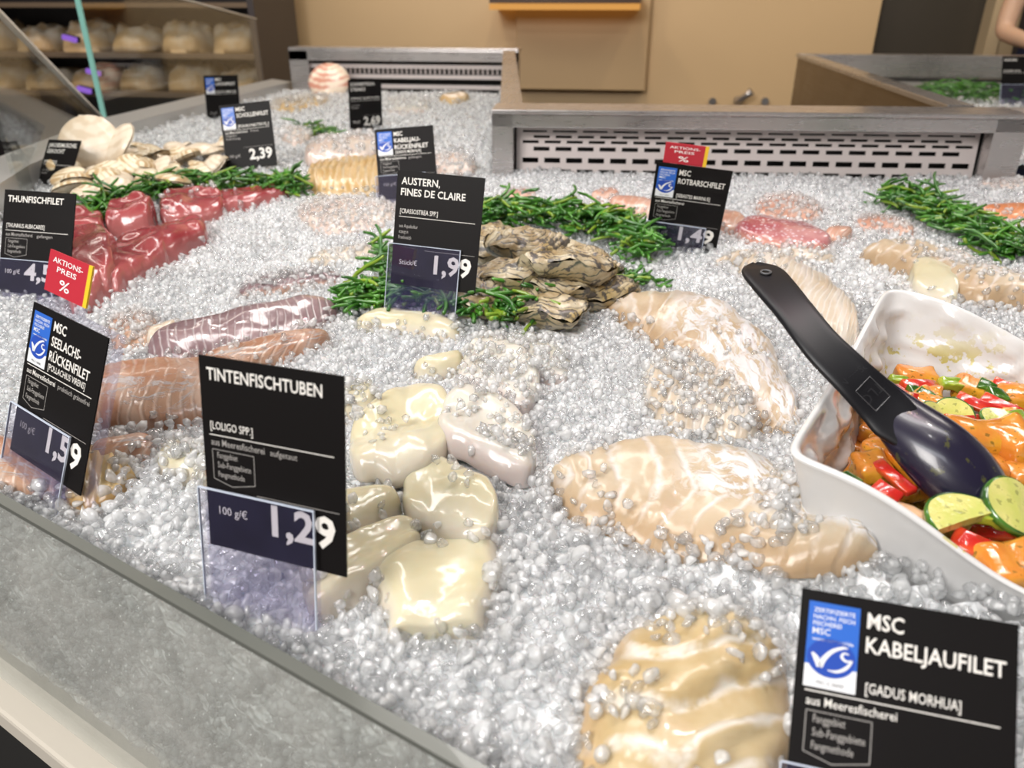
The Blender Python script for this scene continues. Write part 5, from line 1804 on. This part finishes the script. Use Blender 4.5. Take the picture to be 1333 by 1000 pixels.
def rand_rot(rs, n):
    q = rs.normal(size=(n, 4)); q /= np.linalg.norm(q, axis=1)[:, None]
    w, x, y, z = q.T
    return np.stack([np.stack([1 - 2 * (y * y + z * z), 2 * (x * y - z * w), 2 * (x * z + y * w)], -1),
                     np.stack([2 * (x * y + z * w), 1 - 2 * (x * x + z * z), 2 * (y * z - x * w)], -1),
                     np.stack([2 * (x * z - y * w), 2 * (y * z + x * w), 1 - 2 * (x * x + y * y)], -1)], 1)


def chips(P, size, sub, seed):
    rs = np.random.RandomState(seed)
    var, F = chip_variants(sub, 14, seed)
    n = len(P)
    Rm = rand_rot(rs, n)
    which = rs.randint(0, 14, n)
    B_ = np.stack(var)[which]                                       # n, nv, 3
    Vv = np.einsum('nij,nkj->nki', Rm, B_ * size[:, None, None]) + P[:, None, :]
    nv = B_.shape[1]
    Fq = (F[None] + (np.arange(n) * nv)[:, None, None]).reshape(-1, 3)
    return Vv.reshape(-1, 3), Fq


# what lies on the ice, for loose chips scattered on top
bv, bf, bcov = [], [], []
for o, cov in SOLID:
    mw = o.matrix_world if o.parent is None else o.parent.matrix_basis @ o.matrix_basis
    if o.parent is None:
        mw = o.matrix_basis
    b = len(bv)
    bv += [mw @ v.co for v in o.data.vertices]
    for pl in o.data.polygons:
        bf.append([i + b for i in pl.vertices])
        bcov.append(cov)
TREE = BVHTree.FromPolygons(bv, bf)
rs = np.random.RandomState(42)


def scatter(y0, y1, sp, x0=-1.4, x1=1.0):
    xs = np.arange(x0, x1, sp); ys = np.arange(y0, y1, sp)
    X, Y = np.meshgrid(xs, ys)
    X = X.ravel() + rs.uniform(-0.5, 0.5, X.size) * sp
    Y = Y.ravel() + rs.uniform(-0.5, 0.5, Y.size) * sp
    return X, Y


def view_mask(X, Y, Z, mg=0.36):
    d = np.stack([X, Y, Z - CAMZ], -1)
    zc = d @ np.array(_fw); xc = d @ np.array(_rt) / np.maximum(zc, 1e-3); yc = d @ np.array(_dn) / np.maximum(zc, 1e-3)
    return (zc > 0.05) & (np.abs(xc) < 0.6665 + mg) & (np.abs(yc) < 0.5 + mg)


def place(X, Y, lift, seed):
    k = inside(TRAY, X, Y) & ~inside(BOWL_POLY, X, Y) & (front_dist(X, Y) > 0.007)
    X, Y = X[k], Y[k]
    Z = ice_h(X, Y)
    k = view_mask(X, Y, Z)
    X, Y, Z = X[k], Y[k], Z[k]
    keep = np.ones(len(X), bool)
    nz = fbm(np.stack([X, Y, 0 * X], -1), 16, 91, 3) * 0.5 + 0.5
    nz2 = rs.uniform(0, 1, len(X))
    onfish = np.zeros(len(X), bool)
    for i in range(len(X)):
        hit = TREE.ray_cast(Vector((X[i], Y[i], 1.3)), Vector((0, 0, -1)))
        if hit[0] is not None:
            hz, c = hit[0].z, bcov[hit[2]]
            if hz > Z[i] + 0.0025:
                rise = hz - Z[i]
                # ice keeps lying on low flanks, and in drifts given by the noise
                p = max(0.0, min(1.0, (c * 2.1 - nz[i] * 1.0) * 2.6)) if c > 0.0 else 0
                if rise < 0.010:
                    p = max(p, 0.55 if c > 0.03 else 0.1)
                if c < 0.03:
                    p *= 0.2
                if nz2[i] > p:
                    keep[i] = False
                onfish[i] = True
                Z[i] = hz
    X, Y, Z = X[keep], Y[keep], Z[keep]
    return X, Y, Z + lift


VV, FF, NV = [], [], 0


def add_chips(X, Y, Z, s0, s1, sub, seed):
    global NV
    n = len(X)
    size = rs.uniform(s0, s1, n) * np.where(rs.uniform(0, 1, n) < 0.12, 1.5, 1.0)
    P = np.stack([X, Y, Z], -1)
    P[:, 2] += size * rs.uniform(-0.1, 0.5, n)
    V, F = chips(P, size, sub, seed)
    VV.append(V); FF.append(F + NV); NV += len(V)


counts = []
for (y0, y1, sp, s0, s1, sub, lay) in ((-0.1, 0.50, 0.0072, 0.0038, 0.0068, 2, 2), (0.50, 0.95, 0.0078, 0.0038, 0.0066, 1, 2), (0.95, 1.62, 0.0092, 0.0045, 0.0075, 1, 1), (1.62, 3.02, 0.0150, 0.007, 0.0115, 1, 1)):
    for L_ in range(lay):
        X, Y = scatter(y0, y1, sp * (1.0 if L_ == 0 else 1.6))
        X, Y, Z = place(X, Y, 0.0 if L_ == 0 else 0.0045, 0)
        counts.append(len(X))
        add_chips(X, Y, Z, s0, s1, sub, 100 + len(counts))
# chips pressed against the inside of the front pane
n = 5200
s_ = rs.uniform(-0.25, 0.75, n)
zz = rs.uniform(0.655, 0.893, n)
base = np.array(FG0)[None, :] + s_[:, None] * np.array(_fd)[None, :] + np.array(_fn)[None, :] * rs.uniform(0.010, 0.016, n)[:, None]
base[:, 2] = zz
V, F = chips(base, rs.uniform(0.004, 0.008, n), 1, 200)
VV.append(V); FF.append(F + NV); NV += len(V)
nchipV = NV
# bed under the chips
gx = np.arange(-1.36, 1.32, 0.012); gy = np.arange(-0.5, 3.06, 0.012)
X, Y = np.meshgrid(gx, gy)
Z = ice_h(X, Y) - 0.004 + 0.0035 * fbm(np.stack([X, Y, 0 * X], -1), 70, 8, 2)
inb = inside(BOWL_POLY, X, Y)
Z = np.where(inb, np.minimum(Z, 0.868), Z)
ok = inside(TRAY, X, Y) & (front_dist(X, Y) > 0.004)
idn = np.full(X.shape, -1)
idn[ok] = np.arange(ok.sum()) + NV
VV.append(np.stack([X[ok], Y[ok], Z[ok]], -1)); NV += int(ok.sum())
a_, b_, c_, d_ = idn[:-1, :-1], idn[:-1, 1:], idn[1:, 1:], idn[1:, :-1]
full = (a_ >= 0) & (b_ >= 0) & (c_ >= 0) & (d_ >= 0)
FB_ = [np.stack([a_[full], b_[full], c_[full]], -1), np.stack([a_[full], c_[full], d_[full]], -1)]
# ice face behind the pane
ns, nzv = 150, 26
S_, Zv = np.meshgrid(np.linspace(-0.49, 0.99, ns), np.linspace(0.64, 1.0, nzv))
fp = np.array(FG0)[None, None, :] + S_[..., None] * np.array(_fd) + 0 * Zv[..., None]
top_ = ice_h(fp[..., 0] + _fn.x * 0.01, fp[..., 1] + _fn.y * 0.01) - 0.003
zz = 0.64 + (Zv - 0.64) / 0.36 * (top_ - 0.64)
dp = 0.014 + 0.006 * fbm(np.stack([fp[..., 0], fp[..., 1], zz], -1), 45, 5, 3)
fp = fp + np.array(_fn)[None, None, :] * dp[..., None]
fp[..., 2] = zz
i0 = NV
VV.append(fp.reshape(-1, 3)); NV += ns * nzv
I, J = np.meshgrid(np.arange(nzv - 1), np.arange(ns - 1), indexing='ij')
q = i0 + I * ns + J
FB_ += [np.stack([q, q + 1, q + ns + 1], -1).reshape(-1, 3), np.stack([q, q + ns + 1, q + ns], -1).reshape(-1, 3)]
FC = np.concatenate(FF)
FBs = np.concatenate(FB_)
V = np.concatenate(VV)
Fa = np.concatenate([FC, FBs]).astype(np.int32)
mi = np.concatenate([np.zeros(len(FC), np.int32), np.ones(len(FBs), np.int32)])
me = mesh_np('crushed_ice', V, Fa, [M['ice_chip'], M['ice_bed']], True, fmat=mi)
ice = obj('crushed_ice', me)
tag(ice, 'crushed ice heaped over the fish counter', 'crushed ice', kind='stuff')
print('chips', counts, 'verts', len(V), 'faces', len(Fa))

# ================================================================== SECOND COUNTER'S ICE AND GOODS
X, Y = np.meshgrid(np.arange(0.67, 2.1, 0.02), np.arange(1.75, 3.24, 0.02))
Z = 0.935 + 0.012 * fbm(np.stack([X, Y, 0 * X], -1), 12, 4, 3) + 0.006 * rs.uniform(-1, 1, X.shape)
n0, n1 = X.shape
q = (np.arange(n0 - 1)[:, None] * n1 + np.arange(n1 - 1)[None, :]).ravel()
F4 = np.stack([q, q + 1, q + n1 + 1, q + n1], -1)
V1 = np.stack([X.ravel(), Y.ravel(), Z.ravel()], -1)
F1 = np.concatenate([F4[:, :3], F4[:, [0, 2, 3]]])
xs = rs.uniform(0.68, 1.9, 3500); ys = rs.uniform(1.76, 3.2, 3500)
V2, F2 = chips(np.stack([xs, ys, np.full(3500, 0.948)], -1), rs.uniform(0.008, 0.013, 3500), 1, 301)
me = mesh_np('crushed_ice', np.concatenate([V1, V2]), np.concatenate([F1, F2 + len(V1)]), [M['ice_bed'], M['ice_chip']], True, fmat=np.concatenate([np.zeros(len(F1), np.int32), np.ones(len(F2), np.int32)]))
tag(obj('crushed_ice', me), 'crushed ice in the second counter at the right', 'crushed ice', kind='stuff')
V, F, UV = slab([(0.86, 2.35, 0.945), (1.0, 2.35, 0.945), (1.2, 2.35, 0.945)], [(0.86, 2.6, 0.945), (1.0, 2.6, 0.945), (1.2, 2.6, 0.945)], 0.03, world=True, seed=91)
c_ = V.mean(0)
o = obj('fish_loin', mesh_np('fish_loin', V - c_, F, M['back_pale'], True, uv=UV)); o.location = c_
tag(o, 'pale pink fillet on the ice of the second counter', 'fish fillet')
mb = MB()
rg = random.Random(12)
for k in range(260):
    p = Vector((rg.uniform(0.98, 1.6), rg.gauss(2.95, 0.05), 0.95 + rg.uniform(0, 0.045)))
    h, L = rg.uniform(0, 6.28), rg.uniform(0.05, 0.1)
    d = Vector((math.cos(h), math.sin(h), rg.uniform(-0.2, 0.5))) * L
    mb.tube([p - d / 2, p + Vector((0, 0, 0.008)), p + d / 2], [0.003, 0.003, 0.0015], 5)
tag(mb.build('samphire', M['samphire'], smooth=True), 'green samphire on the ice of the second counter', 'samphire', kind='stuff')

# ================================================================== DISPLAY SHELF SEEN THROUGH THE SIDE PANE
SHX0, SHX1, SHY = -3.5, -1.66, 3.56
DS = thing('display_shelf', 'dark display shelf with pale packed goods seen through the left side pane', 'shelf', (SHX0, SHY, 0))
wd = SHX1 - SHX0
m = MB(); m.box((0, 0.42, 0), (wd, 0.46, 1.75)); m.build('back_panel', M['dark_wall'], DS)
for x in (0.0, wd - 0.03):
    m = MB(); m.box((x, 0, 0), (x + 0.03, 0.42, 1.75)); m.build('side_panel', M['dark_wall'], DS)
for z in (0.86, 1.03, 1.24, 1.5):
    m = MB(); m.box((0.031, 0.0, z - 0.02), (wd - 0.031, 0.419, z)); m.build('shelf_board', plain('shelf_wood', (0.16, 0.11, 0.07), 0.5), DS)
M['loaf_a'] = flesh('pale_goods', (0.55, 0.38, 0.20), (0.78, 0.70, 0.58), nf=0, edge=(0.50, 0.33, 0.16), rough=0.5, coat=0.1, nscale=12)
for tier, z in enumerate((0.86, 1.03)):
    for k in range(7):
        x0 = SHX1 - 0.06 - k * 0.25
        V, F, UV = slab([(x0 - 0.22, SHY + 0.04, z), (x0 - 0.11, SHY + 0.03, z), (x0, SHY + 0.04, z)], [(x0 - 0.22, SHY + 0.36, z), (x0 - 0.11, SHY + 0.37, z), (x0, SHY + 0.36, z)], rng.uniform(0.085, 0.125), world=True, seed=400 + k + 10 * tier, NS=30, NTT=20, p=3.0, e=6, rough=0.014, rfreq=12, dz=0, lump=0.4)
        V[:, 2] = np.maximum(V[:, 2], z + 0.0005)
        c_ = V.mean(0)
        o = obj('bread_loaf', mesh_np('bread_loaf', V - c_, F, M['loaf_a'], True, uv=UV)); o.location = c_
        tag(o, 'pale tan loaf on the dark display shelf, upper row' if tier else 'pale tan loaf on the dark display shelf, lower row', 'bread loaf', 'upper row of pale loaves' if tier else 'lower row of pale loaves')
M['purple'] = emitter('purple_glow', (0.45, 0.2, 1.0), 0.8)  # glowing bars added in place of purple reflections in the glass
for i, (u, v, lb) in enumerate(((90, 48, 'small glowing bar standing in for a purple reflection, uppermost of the three at the left'), (121, 92, 'small glowing bar standing in for a purple reflection beside the teal pane joint'), (109, 115, 'small glowing bar standing in for a purple reflection, lowest of the three at the left'))):
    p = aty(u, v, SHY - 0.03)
    L_ = thing('purple_reflection', lb, 'reflection stand-in', p)
    m = MB(); m.beam((-0.03, 0, 0.0), (0.03, 0, -0.014), 0.02, 0.02); m.build('glint_bar', M['purple'], L_)
    m = MB(); m.beam((-0.034, 0.02, 0), (0.034, 0.02, -0.014), 0.018, 0.026); m.build('glint_backing', M['black'], L_)

# ================================================================== PERSON BEHIND THE SECOND COUNTER
def skin_body(name, joints, edges, mat, parent=None, root=0, levels=2):
    bm = bmesh.new()
    vs = [bm.verts.new(j[:3]) for j in joints]
    for a, b in edges:
        bm.edges.new((vs[a], vs[b]))
    me = bpy.data.meshes.new(name)
    bm.to_mesh(me)
    bm.free()
    o = bpy.data.objects.new(name, me)
    COL.objects.link(o)
    md = o.modifiers.new('skin', 'SKIN')
    for i, j in enumerate(joints):
        sv = me.skin_vertices[0].data[i]
        sv.radius = (j[3], j[4] if len(j) > 4 else j[3])
        sv.use_root = i == root
    sb = o.modifiers.new('sub', 'SUBSURF')
    sb.levels = sb.render_levels = levels
    dg = bpy.context.evaluated_depsgraph_get()
    me2 = bpy.data.meshes.new_from_object(o.evaluated_get(dg))
    bpy.data.objects.remove(o)
    me2.materials.clear()
    me2.materials.append(mat)
    me2.polygons.foreach_set('use_smooth', np.ones(len(me2.polygons), bool))
    return obj(name, me2, parent)


PX, PY = 1.77, 3.77
PP = thing('person', 'person in black shirt and navy apron behind the second counter at the right edge', 'person', (PX, PY, 0))
SKIN = NT('skin').set(color=(0.56, 0.36, 0.25), rough=0.45, sss=0.15, sssr=(1, 0.4, 0.2), ssss=0.01).m
NAVY = plain('navy_cloth', (0.015, 0.022, 0.07), 0.8)
BLK = plain('black_cloth', (0.012, 0.012, 0.014), 0.8)
# pelvis, spine, neck, head; arms and legs  (x, y, z, radius[, radius])
J = [(0, 0, 0.95, 0.15, 0.11), (0, 0, 1.12, 0.135, 0.10), (0, 0, 1.30, 0.155, 0.11), (0, 0, 1.42, 0.12, 0.09), (0, -0.01, 1.50, 0.055), (0, -0.03, 1.58, 0.07, 0.08), (0, -0.03, 1.68, 0.075, 0.09), (0, -0.02, 1.75, 0.05, 0.06),
     (-0.17, 0, 1.41, 0.055), (-0.25, -0.02, 1.22, 0.043), (-0.27, -0.06, 1.13, 0.038), (-0.24, -0.27, 1.10, 0.027), (-0.23, -0.335, 1.095, 0.03, 0.018),
     (0.17, 0, 1.41, 0.055), (0.25, -0.02, 1.22, 0.043), (0.27, -0.05, 1.12, 0.038), (0.22, -0.26, 1.09, 0.027), (0.21, -0.325, 1.085, 0.03, 0.018),
     (-0.09, 0, 0.85, 0.085), (-0.10, 0, 0.48, 0.058), (-0.10, 0.01, 0.10, 0.04), (-0.10, -0.14, 0.045, 0.042, 0.035), (0.09, 0, 0.85, 0.085), (0.10, 0, 0.48, 0.058), (0.10, 0.01, 0.10, 0.04), (0.10, -0.14, 0.045, 0.042, 0.035)]
E_ = [(0, 1), (1, 2), (2, 3), (3, 4), (4, 5), (5, 6), (6, 7), (3, 8), (8, 9), (9, 10), (10, 11), (11, 12), (3, 13), (13, 14), (14, 15), (15, 16), (16, 17), (0, 18), (18, 19), (19, 20), (20, 21), (0, 22), (22, 23), (23, 24), (24, 25)]
skin_body('body', J, E_, SKIN, PP)
# fingers
mb = MB()
for s in (-1, 1):
    hx, hy, hz = (-0.23, -0.335, 1.095) if s < 0 else (0.21, -0.325, 1.085)
    for k, ln in enumerate((0.066, 0.075, 0.07, 0.055)):
        x0 = hx + (k - 1.5) * 0.018
        mb.tube([(x0, hy - 0.01, hz), (x0 + (k - 1.5) * 0.002, hy - 0.03 - ln * 0.3, hz - 0.004), (x0 + (k - 1.5) * 0.003, hy - 0.03 - ln * 0.7, hz - 0.014), (x0, hy - 0.02 - ln, hz - 0.028)], [0.009, 0.0085, 0.008, 0.0055], 8)
    mb.tube([(hx - s * 0.02, hy + 0.03, hz), (hx - s * 0.045, hy - 0.0, hz - 0.004), (hx - s * 0.05, hy - 0.035, hz - 0.012)], [0.011, 0.0095, 0.006], 8)
mb.build('fingers', SKIN, PP, smooth=True)
# shirt with short sleeves, trousers, apron, hair, face
TS = [(0, 0, 0.93, 0.165, 0.125), (0, 0, 1.12, 0.15, 0.115), (0, 0, 1.30, 0.17, 0.125), (0, 0, 1.42, 0.13, 0.10), (0, -0.008, 1.475, 0.065), (-0.175, 0, 1.41, 0.068), (-0.245, -0.015, 1.24, 0.058), (0.175, 0, 1.41, 0.068), (0.245, -0.015, 1.24, 0.058)]
skin_body('shirt', TS, [(0, 1), (1, 2), (2, 3), (3, 4), (3, 5), (5, 6), (3, 7), (7, 8)], BLK, PP)
TR = [(0, 0, 0.93, 0.17, 0.13), (-0.09, 0, 0.82, 0.10), (-0.10, 0, 0.48, 0.075), (-0.10, 0.005, 0.12, 0.06), (0.09, 0, 0.82, 0.10), (0.10, 0, 0.48, 0.075), (0.10, 0.005, 0.12, 0.06)]
skin_body('trousers', TR, [(0, 1), (1, 2), (2, 3), (0, 4), (4, 5), (5, 6)], BLK, PP)
V, F = [], []
for i in range(13):
    z = 1.36 - 0.86 * i / 12
    hw = 0.11 + 0.09 * min(1, max(0, (1.30 - z) / 0.18))
    for k in range(13):
        a = (k / 12 - 0.5) * 2
        V.append((hw * a, -0.155 + 0.09 * a * a - (0.015 if z < 0.9 else 0), z))
for i in range(12):
    for k in range(12):
        F.append((i * 13 + k, i * 13 + k + 1, (i + 1) * 13 + k + 1, (i + 1) * 13 + k))
ap = mesh_np('apron', V, F, NAVY, True)
apo = obj('apron', ap, PP)
sd = apo.modifiers.new('thick', 'SOLIDIFY')
sd.thickness = 0.004
HR = [(0, 0.0, 1.60, 0.078, 0.07), (0, 0.0, 1.70, 0.09, 0.098), (0, -0.01, 1.765, 0.065, 0.075)]
skin_body('hair', HR, [(0, 1), (1, 2)], plain('dark_hair', (0.02, 0.013, 0.01), 0.6), PP)
mb = MB()
mb.tube([(0, -0.105, 1.685), (0, -0.128, 1.655), (0, -0.118, 1.642)], [0.008, 0.013, 0.011], 8)
mb.build('nose', SKIN, PP, smooth=True)
for s in (-1, 1):
    mb = MB(); mb.tube([(s * 0.075, -0.02, 1.69), (s * 0.085, -0.012, 1.665), (s * 0.075, -0.02, 1.635)], [0.01, 0.014, 0.008], 8); mb.build('ear', SKIN, PP, smooth=True)
    mb = MB(); mb.tube([(s * 0.03 - 0.011, -0.104, 1.692), (s * 0.03, -0.110, 1.692), (s * 0.03 + 0.011, -0.104, 1.692)], [0.003, 0.006, 0.003], 8); mb.build('eye', plain('eye_dark', (0.03, 0.02, 0.015), 0.2), PP, smooth=True)
mb = MB(); mb.tube([(-0.022, -0.100, 1.612), (0, -0.108, 1.610), (0.022, -0.100, 1.612)], [0.003, 0.0055, 0.003], 8); mb.build('mouth', plain('lips', (0.42, 0.16, 0.13), 0.4), PP, smooth=True)
